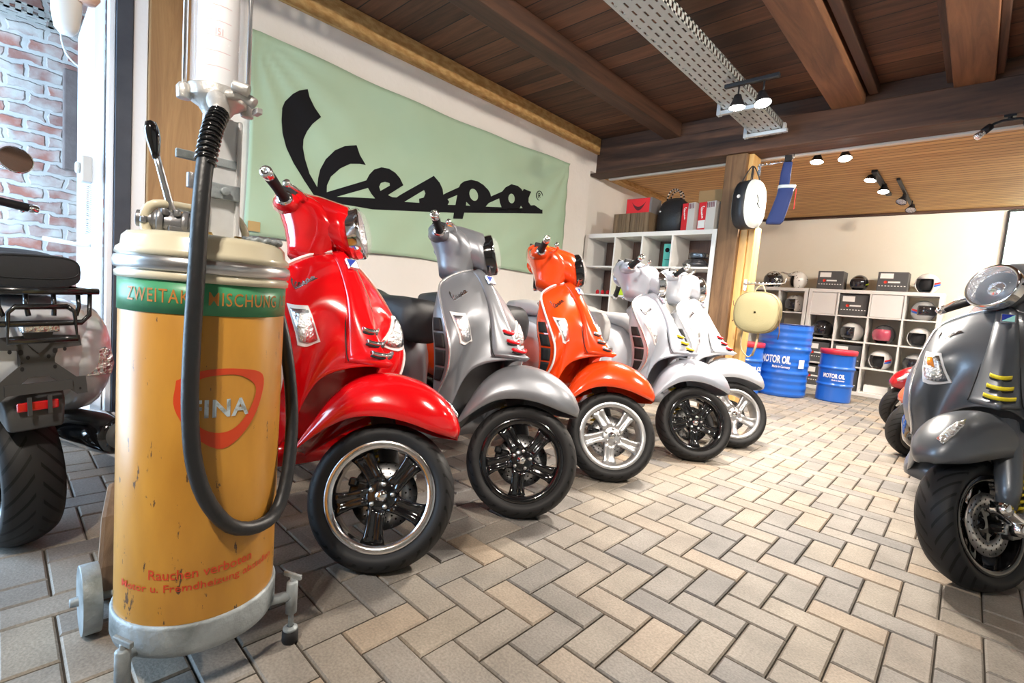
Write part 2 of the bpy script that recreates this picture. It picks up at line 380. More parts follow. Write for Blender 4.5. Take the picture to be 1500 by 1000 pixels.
plaster = mat('plaster_white', (.80, .77, .73), .85, bump=('n', 18, .35), var=(3, (.76, .73, .68), .3, .8))
plaster_b = mat('plaster_cream', (.80, .76, .66), .85, bump=('n', 14, .3), var=(2, (.76, .71, .60), .3, .8))
def slab(name, x0, x1, y0, y1, z0, z1, m, bevel=0, rnd=False):
    mb = MB(); mb.box(((x0 + x1) / 2, (y0 + y1) / 2, (z0 + z1) / 2), (x1 - x0, y1 - y0, z1 - z0)); return struct(mb.build(name, m, bevel=bevel))
slab('wall_left', WX - .2, WX, .80, 4.50, -.02, 2.85, plaster)
slab('wall_left_back', WX - .35, WX - .13, 4.50, 8.24, -.02, 2.85, plaster)
slab('trim_30', WX - .13, WX, 4.50, 4.60, 2.37, 2.74, plaster)
slab('wall_back', WX - .2, 2.7, 8.24, 8.4, -.02, 2.85, plaster_b)
slab('wall_right', 2.6, 2.75, -1.9, 8.4, -.02, 2.85, plaster_b)
slab('wall_far_left', -4.85, -4.6, -1.95, .95, -.02, 2.95, brick_mat())
slab('wall_inner', -4.6, WX - .2, .80, .95, -.02, 2.85, plaster)
# entrance front: wall with a wide opening on the left half
slab('wall_front', -2.1, 2.7, -1.95, -1.82, -.02, 2.85, plaster_b)
slab('trim_1', -4.85, -2.1, -1.95, -1.82, 2.45, 2.85, plaster_b)
# ceilings
dark_boards = plank_mat('ceiling_boards', (.046, .019, .009), (.15, .062, .028), (.006, .004, .003), 1, .165, gapw=.05)
slat_boards = plank_mat('ceiling_slats', (.48, .26, .09), (.70, .43, .17), (.17, .08, .03), 1, .085, gapw=.14, jitter=.22)
slab('ceiling', -4.9, 2.7, -1.95, 4.86, 2.74, 2.86, dark_boards)
mb = MB(); mb.box((-.4, 6.56, 2.48), (6.1, 3.4, .06)); struct(mb.build('ceiling_back', slat_boards))
beam_w = wood_mat('beam_oak_dark', (.028, .013, .008), (.105, .048, .026), 'x', 4)
joist_w = wood_mat('joist_oak_dark', (.026, .011, .006), (.085, .036, .018), 'y', 4)
joist_w2 = wood_mat('joist_oak_mid', (.075, .030, .013), (.20, .085, .036), 'y', 4)
n = 2
def trim(x0, x1, y0, y1, z0, z1, m, bevel=.006):
    global n; o = slab('trim_%d' % n, x0, x1, y0, y1, z0, z1, m, bevel); n += 1; return o
trim(WX - .128, 2.6, 4.602, 4.86, 2.365, 2.62, beam_w, .012)          # main cross beam
trim(WX + .002, 2.6, 4.62, 4.86, 2.62, 2.74, beam_w, .004)
trim(-2.49, -2.33, -1.8, 4.6, 2.60, 2.74, joist_w)
trim(-1.06, -.84, -1.8, 4.6, 2.60, 2.74, joist_w2)
trim(-.82, -.76, -1.8, 4.6, 2.66, 2.74, joist_w)
trim(-.33, -.12, -1.8, 4.6, 2.60, 2.74, joist_w2)
trim(-.37, -.33, -1.8, 4.6, 2.64, 2.74, joist_w); trim(-.12, -.08, -1.8, 4.6, 2.64, 2.74, joist_w)
trim(.75, .95, -1.8, 4.6, 2.60, 2.74, joist_w2)
trim(1.8, 2.0, -1.8, 4.6, 2.60, 2.74, joist_w2)
osb = mat('osb_board', (.42, .23, .07), .75, var=(38, (.60, .38, .15), .35, .65, (1, .4, 1)), bump=('n', 60, .4))
trim(WX + .002, WX + .03, .8, 4.6, 2.565, 2.735, osb, .002)
trim(WX - .128, WX - .01, 4.87, 8.23, 2.40, 2.448, osb, .002)
trim(-3.3, 2.6, 8.18, 8.235, 2.42, 2.448, beam_w, .002)
light_rag = mat('render_edge', (.62, .57, .5), .9, bump=('n', 50, .6))
trim(-3.3, 2.6, 4.862, 4.91, 2.35, 2.448, light_rag, .004)
# timber post at the end of the left wall and the door frame beside it
post_light = wood_mat('post_oak_light', (.24, .12, .045), (.44, .25, .10), 'z', 4, bump=.35)
trim(WX - .19, WX + .012, .525, .80, 0, 2.74, post_light, .008)
white_frame = mat('frame_white_paint', (.78, .78, .8), .5, bump=('n', 30, .2))
slate = mat('frame_slate_paint', (.030, .035, .05), .6, var=(8, (.05, .055, .07), .3, .7))
trim(WX - .12, WX - .0, .462, .523, 0, 2.74, white_frame, .004)
trim(WX - .12, WX + .006, .392, .460, 0, 2.74, slate, .003)
trim(WX - .12, WX - .01, .365, .390, 0, 2.74, white_frame, .003)

# central posts under the beam
post_mid = wood_mat('post_oak_mid', (.09, .045, .02), (.25, .14, .065), 'z', 4, bump=.5)
pine = wood_mat('post_pine', (.60, .34, .10), (.78, .50, .19), 'z', 5, rough=.45, bump=.15)
def pbox(name, x0, x1, y0, y1, z0, z1, m, label, cat, bevel=.006):
    mb = MB(); mb.box(((x0 + x1) / 2, (y0 + y1) / 2, (z0 + z1) / 2), (x1 - x0, y1 - y0, z1 - z0)); o = mb.build(name, m, bevel=bevel); return tag(o, label, cat)
trim(-1.865, -1.675, 4.605, 4.86, 0, 2.362, post_mid, .012)
trim(-1.683, -1.612, 4.66, 4.85, 0, 1.72, pine, .006)
trim(-1.610, -1.555, 4.68, 4.85, 0, 1.72, pine, .006)
trim(-1.683, -1.635, 4.66, 4.85, 1.722, 2.362, pine, .006)

# ------------------------------------------------------------------ BANNER
def drape(y, z):
    t = (z - 1.14) / 1.2
    f = math.sin(8 * (y - 1.0) + 5 * t) * .006 + math.sin(17 * (y - 1.0) * (1 - t * .5) - 9 * t) * .004
    d = math.hypot(y - 1.0, z - 2.34); a = math.atan2(2.34 - z, y - 1.0 + 1e-6)
    f += .008 * math.sin(a * 17) * math.exp(-d * 1.1)
    d = math.hypot(4.1 - y, z - 2.34); a = math.atan2(2.34 - z, 4.1 - y + 1e-6)
    f += .009 * math.sin(a * 15) * math.exp(-d * .9)
    return WX + .026 + f
def banner():
    t = thing('banner', 'green cloth banner with large black lettering stretched along the white wall', 'banner', (WX, 2.5, 1.14))
    W = Matrix.Translation((-WX, -2.5, -1.14))
    cl = bpy.data.materials.new('green_cloth'); m = mat('banner_cloth', (.36, .50, .36), .85, bump=('n', 500, .1), var=(1.5, (.41, .55, .40), .3, .7))
    bpy.data.materials.remove(cl)
    mb = MB(); rows = []
    for j in range(41):
        v = j / 40; row = []
        for i in range(121):
            u = i / 120; y = 1.0 + 3.1 * u + (.012 * math.sin(v * 3.1)) * (1 - 2 * u)
            zt = 2.335 - .035 * math.sin(math.pi * u) + .006 * u; zb = 1.13 + .045 * u + .018 * math.sin(2 * math.pi * u * 3.2) * .4 - .012 * math.sin(math.pi * u)
            z = zb + (zt - zb) * v; row.append((drape(y, z), y, z))
        rows.append(row)
    mb.grid(rows, M=W); mb.build('cloth', m, t, solid=.002)
    mb = MB(); flat_to_mesh(LV, LF, lambda y, z: W @ V((drape(y, z) + .003, y, z)), mb, cell=.05, smooth=True)
    mb.build('lettering', logo_black, t)
    ry, rz = on_wall(788, 287, WX)
    mb = MB(); mb.tube([(drape(ry, rz) + .004, ry + .045 * math.cos(a), rz + .045 * math.sin(a)) for a in np.linspace(0, 6.283, 24, endpoint=False)], .004, 6, closed=True, M=W)
    text_on(mb, 'R', lambda u, v: W @ V((drape(ry, rz) + .005, ry - .02 + .042 * u, rz - .024 + .05 * v)), bold=.01)
    mb.build('trademark_ring', logo_black, t)
    mb = MB(); py, pz = on_wall(368, 332, WX); mb.box((WX + .05, py, pz), (.003, .07, .06), M=W); o = mb.build('tape_patch', mat('brown_tape', (.42, .28, .1), .5), t)
banner()

# ------------------------------------------------------------------ SCOOTER
RT = .230
Rc = crom([(-.385, 0, 1.018), (-.34, 0, .985), (-.275, 0, .90), (-.215, 0, .81), (-.15, 0, .725), (-.085, 0, .665), (-.045, 0, .648)], 33)
Tc = crom([(-.385, 0, 1.018), (-.405, -.07, .997), (-.418, -.13, .967), (-.42, -.18, .932), (-.405, -.203, .895)], 33)
Ec = crom([(-.405, -.203, .895), (-.37, -.217, .845), (-.325, -.232, .785), (-.275, -.242, .71), (-.25, -.244, .65), (-.26, -.234, .57), (-.31, -.215, .49), (-.36, -.205, .40), (-.42, -.20, .27)], 33)
Ac = crom([(-.045, 0, .648), (-.123, -.045, .636), (-.20, -.088, .607), (-.24, -.12, .57), (-.262, -.145, .507), (-.27, -.163, .448), (-.285, -.176, .39), (-.35, -.19, .31), (-.42, -.20, .27)], 33)
def lerp_c(Cv, t):
    t = min(max(t, 0), 1) * 32; i = min(int(t), 31); return Cv[i] + (Cv[i + 1] - Cv[i]) * (t - i)
def shield(s, t, off=0):
    def S(s, t):
        p = (1 - s) * lerp_c(Rc, t) + s * lerp_c(Ec, t) + (1 - t) * lerp_c(Tc, s) + t * lerp_c(Ac, s) - ((1 - s) * (1 - t) * Rc[0] + s * (1 - t) * Ec[0] + (1 - s) * t * Rc[32] + s * t * Ec[32])
        k = math.sin(math.pi * s) * math.sin(math.pi * min(max(t, 0), 1) ** .8) * .024
        return p + np.array([.75, -.65, .1]) * k
    p = S(s, t)
    if off:
        e = .01; a = S(min(s + e, 1), t) - S(max(s - e, 0), t); b = S(s, min(t + e, 1)) - S(s, max(t - e, 0)); nn = np.cross(a, b); nn /= np.linalg.norm(nn) + 1e-9
        if nn[0] < 0: nn = -nn
        p = p + nn * off
    return p
def mir(p): return (p[0], -p[1], p[2])

PROTO = {}
AX_C = Matrix.Translation((0, 0, .235)); RAKE = R(27)
def steer_matrix(deg):
    return AX_C @ Matrix.Rotation(R(deg), 4, V((-math.sin(RAKE), 0, math.cos(RAKE)))) @ AX_C.inverted()

def wheel_tyre(hw):
    r, q = RT, .168; mb = MB()
    prof = [(q, -hw * .78), (q + .012, -hw * .92), (q + .022, -hw), (r - .022, -hw * .98), (r - .012, -hw * .74), (r - .002, -hw * .36), (r, 0), (r - .002, hw * .36), (r - .012, hw * .74), (r - .022, hw * .98), (q + .022, hw), (q + .012, hw * .92), (q, hw * .78)]
    mb.lathe(prof, 64, 0, Matrix.Rotation(R(-90), 4, 'X')); return mb
def wheel_rim(hw):
    mb = MB(); A = Matrix.Rotation(R(-90), 4, 'X')
    w = hw * .8
    mb.lathe([(.168, -w), (.1715, -w - .003), (.169, -w - .005), (.1475, -w - .004), (.1455, -w + .004)], 64, 1, A)
    mb.lathe([(.148, -w + .004), (.144, -w * .3), (.144, w * .3), (.148, w - .004)], 64, 0, A)
    mb.lathe([(.148, w - .004), (.151, w + .004), (.169, w + .005), (.1715, w + .003), (.168, w)], 64, 1, A)
    for s in (-1, 1):  # hub both sides
        mb.lathe([(.0, s * (w * .72)), (.040, s * (w * .72)), (.050, s * w * .62), (.054, s * w * .2), (.054, 0)], 24, 0, A)
    for k in range(5):  # five broad forked spokes
        a = 2 * math.pi * k / 5 - R(90)
        rings = []
        for rr, hwid, y0, y1, tw in ((.040, .030, -.72, -.1, -.04), (.065, .026, -.66, -.12, .0), (.095, .0265, -.58, -.2, .05), (.125, .031, -.64, -.25, .08), (.149, .040, -.82, -.3, .09)):
            c = a + tw; cx, cz = math.cos(c), math.sin(c); tx, tz = -cz, cx
            pts = []
            for du, yy in ((-1, y1), (-1, y0 * .93), (-.75, y0), (-.35, y0), (-.2, y0 * .86), (.2, y0 * .86), (.35, y0), (.75, y0), (1, y0 * .93), (1, y1)):
                pts.append((rr * cx + tx * hwid * du, yy * w, rr * cz + tz * hwid * du))
            rings.append(pts)
        mb.loft(rings, True, 0)
    return mb
def lug_mb(k, hw):
    a = 2 * math.pi * (k + .5) / 5 - R(90); w = hw * .8; mb = MB()
    mb.lathe([(0, .0), (.0075, .0), (.0075, -.010), (.005, -.013), (0, -.013)], 10, 0, Matrix.Translation((.036 * math.cos(a), -w * .64, .036 * math.sin(a))) @ Matrix.Rotation(R(-90), 4, 'X'))
    return mb
def disc_mb(y=.045):
    mb = MB(); r0, r1, t = .055, .108, .004; seg = 48; A = Matrix.Rotation(R(-90), 4, 'X')
    mb.lathe([(r0, y), (r1, y), (r1, y + t), (r0, y + t), (r0, y)], seg, 0, A)
    for k in range(20):
        for j, rr in enumerate((.070, .085, .099)):
            a = 2 * math.pi * (k + j * .33) / 20
            for s, yy in ((-1, y - .0006), (1, y + t + .0006)):
                mb.lathe([(0, yy), (.0035, yy)], 8, 1, Matrix.Translation((rr * math.cos(a), 0, rr * math.sin(a))) @ A)
    for k in range(5):
        a = 2 * math.pi * k / 5; mb.box((.045 * math.cos(a), y + .002, .045 * math.sin(a)), (.03, .005, .014), 2, rot=Matrix.Rotation(-a, 3, 'Y'))
    return mb

def proto(key, fn):
    if key not in PROTO: PROTO[key] = fn()
    return PROTO[key]
def scooter(label, wc, heading, lean, steer, P, wheel_c=True):
    """P: dict of materials body, seat, lip, rim, trim, grille, badge ; wc: steered front-wheel centre (x, y)"""
    hd, ln = R(heading), R(lean)
    # front wheel centre is on the steering axis; find the height that puts the tyre on the floor
    B = Matrix.Rotation(hd, 4, 'Z') @ Matrix.Rotation(-ln, 4, 'X')
    S = steer_matrix(steer); Nw = (B @ S).to_3x3() @ V((0, 1, 0)); hz = RT * math.sqrt(max(0, 1 - Nw.z ** 2)) - .004
    up = B.to_3x3() @ V((0, 0, 1)); base = V((wc[0], wc[1], hz)) - up * .235
    fx = lambda x: x if x > -1.1 else -1.1 + (x + 1.1) * .74
    root = thing('motor_scooter', label, 'scooter', base, B.to_euler())
    made = {}
    def part(name, fn, mats, parent=None, steered=False, key=None, lab=None, **kw):
        key = key or name; first = key not in PROTO
        if first:
            mb = fn()
            if name in ('luggage_rack', 'plate_bracket', 'plate_light', 'tail_reflector'): mb.v = [(p[0], p[1] * .70, p[2] - .01) for p in mb.v]
            if name in TAIL: mb.v = [(fx(p[0]), p[1], p[2]) for p in mb.v]
            o = mb.build(name, mats, None, **kw); PROTO[key] = o
        else:
            o = PROTO[key].copy(); o.name = name; o.matrix_basis = Matrix(); col.objects.link(o)
            for k in list(o.keys()):
                if k in ('label',): del o[k]
        o.parent = parent or root
        if steered and parent is None: o.matrix_basis = S.copy()
        for i, m in enumerate(mats if isinstance(mats, (list, tuple)) else [mats]):
            if i < len(o.material_slots): o.material_slots[i].link = 'OBJECT'; o.material_slots[i].material = m
        if lab: o['label'] = lab
        return o
    body = P['body']; trimm = P['trim']
    # ---- front shield
    def f():
        mb = MB(); N, K = 24, 28
        rows = []
        for j in range(K + 1):
            t = j / K; r = [shield(1 - i / N, t) for i in range(N + 1)]; rows.append([tuple(p) for p in r] + [mir(p) for p in reversed(r[:-1])])
        mb.grid(rows); return mb
    sh = part('front_shield', f, [body], solid=.006)
    def f():  # raised horn cover running down the middle
        mb = MB(); rows = []
        for j in range(33):
            t = j / 32; w = .030 + .042 * t ** 1.3; base = lerp_c(Rc, t); row = []
            lift = .016 + .012 * math.sin(math.pi * t * .8)
            for q, h in ((-1, -.006), (-.98, .45), (-.85, .85), (-.5, 1.0), (-.15, 1.03), (0, 1.04), (.15, 1.03), (.5, 1.0), (.85, .85), (.98, .45), (1, -.006)):
                y = q * w
                # height of shield surface at that y
                ss = min(abs(y) / .27, .5); sp = shield(ss, t); xx = np.interp(abs(y), [0, abs(sp[1]) + 1e-6], [base[0], sp[0]])
                row.append((xx + lift * h * .85, y, base[2] + lift * h * .45 - abs(q) * .012 * (1 - t)))
            rows.append(row)
        # curled lip at the bottom
        last = rows[-1]; rows.append([(x - .02, y * .92, z - .016) for x, y, z in last]); rows.append([(x - .055, y * .85, z - .01) for x, y, z in last])
        mb.grid(rows); return mb
    hc = part('horn_cover', f, [body], solid=.004)
    def f():
        mb = MB()
        for sy in (1, -1):
            mb.tube([(p[0] - .003, p[1] * sy * 1.0, p[2]) for p in [lerp_c(Rc, t) + np.array([.004, -(.033 + .044 * t ** 1.3), 0 - .012 * (1 - t)]) + np.array([(shield(.16 + .1 * t, t)[0] - lerp_c(Rc, t)[0]) * .75, 0, 0]) for t in np.linspace(.02, .98, 20)]], .0022, 6)
        return mb
    part('cover_seam', f, [dark_void], hc)
    for gi, (t, w) in enumerate(((.70, .030), (.80, .036), (.90, .043))):
        def f(t=t, w=w):
            mb = MB(); c = lerp_c(Rc, t); path = []
            for q in np.linspace(-1, 1, 11): path.append((c[0] + .032 - .022 * abs(q) ** 1.6, q * w, c[2] + .012 + .006 * abs(q) ** 2.5))
            rings = [[(x, y, z + .0075), (x + .006, y, z + .003), (x + .006, y, z - .003), (x, y, z - .0075), (x - .012, y, z - .004), (x - .012, y, z + .006)] for x, y, z in path]
            mb.loft(rings, True, 0)
            r2 = [[(x - .004, y, z - .006), (x + .0025, y, z - .008), (x + .0015, y, z - .014), (x - .010, y, z - .014)] for x, y, z in path]; mb.loft(r2, True, 1)
            return mb
        part('grille_bar', f, [P['grille'], dark_void], hc, key='grille%d' % gi, bevel=.0012)
    def f():
        mb = MB(); c = lerp_c(Rc, .18); n_ = V((.75, 0, .66)); up_ = V((-.66, 0, .75))
        def q(u, v, o): p = V(c) + n_ * (.030 + o) + up_ * v + V((0, u, 0)); return tuple(p)
        a, b_ = .021, .021
        mb.loft([[q(-a, -b_, -.006), q(a, -b_, -.006), q(a, b_, -.006), q(-a, b_, -.006)], [q(-a, -b_, .002), q(a, -b_, .002), q(a, b_, .002), q(-a, b_, .002)]], True, 0, smooth=False)
        a, b_ = .018, .018
        mb.add([q(-a, -b_, .003), q(-a, b_, .003), q(a, b_, .003)], [(0, 1, 2)], 1, False); mb.add([q(-a, -b_, .003), q(a, b_, .003), q(a, -b_, .003)], [(0, 1, 2)], 2, False)
        return mb
    part('badge', f, [trim_silver, P['badge'][0], P['badge'][1]], hc)
    def f():
        mb = MB(); path = [tuple(lerp_c(Ec, 1 - t) + np.array([.004, -.003, 0])) for t in np.linspace(.28, 1, 22)] + [tuple(lerp_c(Tc, s) + np.array([0, 0, .004])) for s in np.linspace(.96, .1, 14)]
        mb.tube(path, .0055, 8); mb.tube([mir(p) for p in path], .0055, 8); return mb
    part('shield_trim', f, [trimm])
    # ---- rear shell of the shield with vents at the sides
    def f():
        mb = MB(); rows = []
        for j in range(25):
            t = j / 24; e = lerp_c(Ec, t); q = .012 + .088 * math.sin(math.pi * min(1, t / .78)) ** 1.2; r_ = [e + np.array([-.001, .002, 0]), e + np.array([-q * .5, .000, 0]), e + np.array([-q, .004, -.003]), e + np.array([-q - .015, .02, -.006]), np.array([e[0] - .085, -.12, e[2] - .01]), np.array([e[0] - .10 + .02 * t, 0, e[2] - .005 + .08 * max(0, .25 - t)])]
            rows.append([tuple(p) for p in r_] + [mir(p) for p in reversed(r_[:-1])])
        mb.grid(rows)
        top = [tuple(lerp_c(Tc, s)) for s in np.linspace(1, 0, 6)]; top = top + [mir(p) for p in reversed(top[:-1])]
        mb.grid([top, rows[0]]); return mb
    sb = part('shield_back', f, [body])
    for k in range(4):
        for sd in (1, -1):
            def f(k=k, sd=sd):
                mb = MB(); t0 = .20 + k * .105; rows = []
                for i in range(6):
                    t = t0 + .092 * i / 5; e = lerp_c(Ec, t); q = .012 + .088 * math.sin(math.pi * min(1, t / .78)) ** 1.2; row = []
                    for a in np.linspace(.25, .86, 4): row.append((e[0] - q * a, (e[1] + .003 * a * a - .0025) * sd, e[2] - .002 * a))
                    rows.append(row)
                mb.grid(rows); return mb
            part('vent', f, [dark_void], sb, key='vent%d%d' % (k, sd), solid=.003)
    # ---- indicators on the shield
    QI = ((.81, .225), (.54, .352), (.375, .69), (.735, .462))   # corners on the shield, as seen on the right half
    def wp(m, off, sd, n_=5):
        cs = sum(q[0] for q in QI) / 4; ct_ = sum(q[1] for q in QI) / 4; out = []
        q = [(cs + (a - cs) * m, ct_ + (b_ - ct_) * m) for a, b_ in QI]
        for j in range(n_ + 1):
            v = j / n_; row = []
            for i in range(n_ + 1):
                u = i / n_; a = (1 - v) * ((1 - u) * q[0][0] + u * q[1][0]) + v * ((1 - u) * q[3][0] + u * q[2][0]); b_ = (1 - v) * ((1 - u) * q[0][1] + u * q[1][1]) + v * ((1 - u) * q[3][1] + u * q[2][1])
                p = shield(a, b_, off); row.append((p[0], p[1] * sd, p[2]))
            out.append(row)
        return out
    for sd in (1, -1):
        def f(sd=sd):
            mb = MB(); a = wp(.97, .009, sd); mb.grid(a, 0); b_ = wp(1.03, -.002, sd)
            per = lambda g: g[0] + [r[-1] for r in g[1:]] + list(reversed(g[-1][:-1])) + [r[0] for r in reversed(g[1:-1])]
            mb.loft([per(a), per(b_)], False, 0); return mb
        ind = part('indicator', f, [trim_white], key='ind%d' % sd, bevel=.002)
        def f(sd=sd):
            mb = MB(); mb.grid(wp(.76, .0115, sd), 0); return mb
        part('indicator_lens', f, [P.get('ind', reflector)], ind, key='indl%d' % sd, solid=.003)
        def f(sd=sd):
            mb = MB(); mb.grid([r[1:4] for r in wp(.62, .0145, sd)[:3]], 0); return mb
        if P.get('bulb'): part('indicator_bulb', f, [amber], ind, key='indb%d' % sd, solid=.003)
    def f():  # chrome script on the right half
        mb = MB()
        sc_ = [v for v in LV]
        fn = lambda y, z: tuple(shield(.70 - .34 * (y - LX0) / (LX1 - LX0) + .02 * (z - LZ0) / (LZ1 - LZ0), .19 + .085 * (y - LX0) / (LX1 - LX0) - .085 * (z - LZ0) / (LZ1 - LZ0), .004))
        flat_to_mesh(sc_, LF, fn, mb); return mb
    part('script_lettering', f, [P.get('script', chrome)], key='script', solid=.002)
    # ---- steered group
    def f():
        crest = crom([(.192, .462), (.19, .50), (.15, .555), (.08, .602), (-.01, .626), (-.10, .622), (-.18, .582), (-.24, .505), (-.275, .405), (-.30, .31)], 25)
        skirt = crom([(.190, .458), (.12, .458), (.03, .468), (-.06, .466), (-.14, .445), (-.20, .405), (-.25, .355), (-.298, .300)], 25)
        wd = np.interp(np.linspace(0, 1, 25), [0, .06, .15, .3, .5, .7, .9, 1], [.022, .060, .094, .114, .120, .114, .094, .074]); mb = MB(); rows = []
        for i in range(25):
            c, k, w = crest[i], skirt[i], wd[i]; row = []
            for th in np.linspace(-90, 90, 19):
                a = R(th); sy = math.sin(a); cc = math.cos(a) ** .75 if abs(th) < 89.9 else 0
                row.append((k[0] + (c[0] - k[0]) * cc, -w * (math.copysign(abs(sy) ** .85, sy)), k[1] + (c[1] - k[1]) * cc))
            rows.append(row)
        mb.grid(rows); return mb
    fd = part('front_fender', f, [body], steered=True, solid=.004)
    def f():
        mb = MB(); q = [(.170, .032, .540), (.14, .050, .570), (.10, .060, .592), (.06, .066, .600), (.09, .074, .580), (.135, .066, .548), (.168, .048, .520)]
        c = V((.12, .058, .566)); nrm = V((.45, .55, .7)).normalized()
        mb.loft([[tuple(V(p) + nrm * .0) for p in q], [tuple(V(p) + nrm * .008) for p in q], [tuple(c + (V(p) - c) * .7 + nrm * .013) for p in q]], True); return mb
    part('fender_crest', f, [reflector], fd)
    hw = .062
    tyre = part('front_wheel', lambda: shift(wheel_tyre(hw)), [tyre_m], steered=True, key='fw')
    tyre.matrix_basis = S @ Matrix.Translation((0, 0, .235))
    rim = part('rim', lambda: wheel_rim(hw), [P['rim'], P['lip']], tyre, key='rim')
    part('brake_disc', lambda: disc_mb(.035), [disc_steel, dark_void, black_paint], tyre, key='disc')
    part('hub_cap', lambda: MB().lathe([(0, -hw * .8 * .72 - .012), (.014, -hw * .8 * .72 - .011), (.019, -hw * .8 * .72 - .004), (.020, -hw * .5)], 20, 0, Matrix.Rotation(R(-90), 4, 'X')), [P.get('cap', chrome)], tyre, key='cap')
    for k in range(5): part('wheel_bolt', lambda k=k: lug_mb(k, hw), [steel], tyre, key='lug%d' % k)
    part('brake_caliper', lambda: MB().box((-.085, .045, -.015), (.06, .045, .085)).box((-.105, .02, .02), (.03, .03, .03)), [P.get('caliper', black_paint)], tyre, key='cal', bevel=.008)
    # suspension on the left side of the wheel
    def f():
        mb = MB(); mb.tube([(-.13, .06, .58), (-.075, .088, .46), (-.03, .10, .36), (.0, .10, .30)], [.045, .042, .034, .026], 12); return mb
    sus = part('fork_leg', f, [P.get('fork', grey_plastic)], steered=True)
    def f():
        mb = MB(); rings = []
        for x, z, w, h in ((.075, .315, .018, .018), (.05, .30, .02, .022), (0, .265, .017, .02), (-.04, .235, .022, .024), (-.06, .225, .02, .02)):
            rings.append([(x + dx * .2, .118 + dy * w, z + dz * h) for dx, dy, dz in ((0, -1, -1), (0, 1, -1), (0, 1.2, 0), (0, 1, 1), (0, -1, 1))])
        mb.loft(rings, True)
        mb.lathe([(0, .146), (.018, .145), (.022, .138), (.022, .10), (0, .10)], 16, 0, Matrix.Translation((.06, 0, .307)) @ Matrix.Rotation(R(-90), 4, 'X'))
        mb.lathe([(0, .146), (.020, .145), (.024, .138), (.024, .06), (0, .06)], 16, 0, Matrix.Translation((0, 0, .235)) @ Matrix.Rotation(R(-90), 4, 'X')); return mb
    part('trailing_arm', f, [chrome], sus)
    def f():
        mb = MB(); a, b_ = V((-.045, .128, .26)), V((-.12, .10, .46)); d = b_ - a; Mx = align(a, b_); L = d.length
        mb.tube([tuple(Mx @ V((.026 * math.cos(t), .026 * math.sin(t), .03 + (L - .04) * t / (2 * math.pi * 8)))) for t in np.linspace(0, 2 * math.pi * 8, 96)], .0055, 6)
        mb.lathe([(0, 0), (.02, 0), (.022, .03), (.012, .032), (.012, L)], 14, 1, Mx); return mb
    part('suspension_spring', f, [spring_yellow, steel], sus)
    # headset
    def f():
        mb = MB(); rings = []
        for x, zc, hy, hz, e in ((-.60, 1.13, .085, .040, 2.4), (-.54, 1.125, .098, .075, 2.4), (-.47, 1.115, .096, .092, 2.2), (-.41, 1.110, .092, .095, 2), (-.362, 1.106, .090, .092, 2)):
            rings.append([(x - (z - zc) * .45 * (1 if x > -.5 else .3), y, z) for y, z in ring(0, zc, hy, hz, 24, e)])
        mb.loft(rings, True)
        rings = []
        for z, x0, x1, hy, e in ((.955, -.555, -.425, .058, 2.2), (.99, -.568, -.415, .064, 2.3), (1.04, -.59, -.395, .084, 2.6), (1.08, -.615, -.39, .106, 2.8), (1.115, -.64, -.42, .118, 3), (1.145, -.655, -.45, .116, 3), (1.160, -.65, -.48, .106, 3)):
            rings.append([(cx, cy, z) for cx, cy in ring((x0 + x1) / 2, 0, (x1 - x0) / 2, hy, 28, e)])
        mb.loft(rings, True)
        for sd in (1, -1):
            rings = []
            for y, x, z, hx, hz in ((.08, -.580, 1.118, .058, .042), (.115, -.577, 1.113, .046, .035), (.130, -.575, 1.110, .034, .029), (.138, -.574, 1.108, .028, .025)):
                rings.append([(cx, y * sd, cz) for cx, cz in ring(x, z, hx, hz, 16, 2.4)])
            mb.loft(rings, True)
        return mb
    hs = part('headset', f, [body], steered=True)
    def f():
        mb = MB(); Mx = Matrix.Translation((-.345, 0, 1.108)) @ Matrix.Rotation(R(90 - 23), 4, 'Y')
        mb.lathe([(.091, -.03), (.094, .0), (.094, .012), (.088, .018), (.083, .014)], 40, 0, Mx)
        mb.lathe([(.083, .014), (.07, -.02), (.04, -.04), (0, -.045)], 32, 1, Mx)
        mb.lathe([(0, -.01), (.028, -.012), (.034, -.02), (.03, -.045)], 20, 0, Mx); return mb
    hl = part('headlight', f, [P.get('bezel', chrome), reflector], hs)
    part('headlight_glass', lambda: MB().lathe([(.087, .016), (.078, .030), (.055, .040), (.028, .045), (0, .0465), (0, .0435), (.028, .042), (.055, .037), (.076, .027), (.085, .013)], 40, 0, Matrix.Translation((-.345, 0, 1.108)) @ Matrix.Rotation(R(90 - 23), 4, 'Y')), [lens], hs)
    def f():
        mb = MB()
        for sd in (1, -1): mb.box((-.585, .09 * sd, 1.150), (.06, .06, .034)); mb.box((-.545, .09 * sd, 1.160), (.025, .03, .018), 1)
        mb.box((-.585, 0, 1.168), (.12, .11, .014), 0, rot=Matrix.Rotation(R(12), 3, 'Y')); return mb
    part('switchgear', f, [black_plastic, amber], hs, bevel=.006)
    for sd in (1, -1):
        def f(sd=sd):
            mb = MB(); a = V((-.572, .146 * sd, 1.108)); b_ = V((-.556, .322 * sd, 1.085)); Mx = align(a, b_); L = (b_ - a).length
            mb.lathe([(0, -.03), (.024, -.03), (.025, -.01), (.020, 0), (.0175, .01), (.0165, L * .5), (.018, L - .018), (.0175, L - .016)], 18, 0, Mx)
            mb.lathe([(.0165, L - .016), (.0185, L - .014), (.0190, L + .014), (.015, L + .019), (.008, L + .019), (.007, L + .008), (0, L + .008)], 18, 1, Mx)
            mb.lathe([(.022, -.012), (.027, -.008), (.027, .002), (.019, .006)], 18, 1, Mx)
            return mb
        part('grip', f, [rubber, chrome], hs, key='grip%d' % sd)
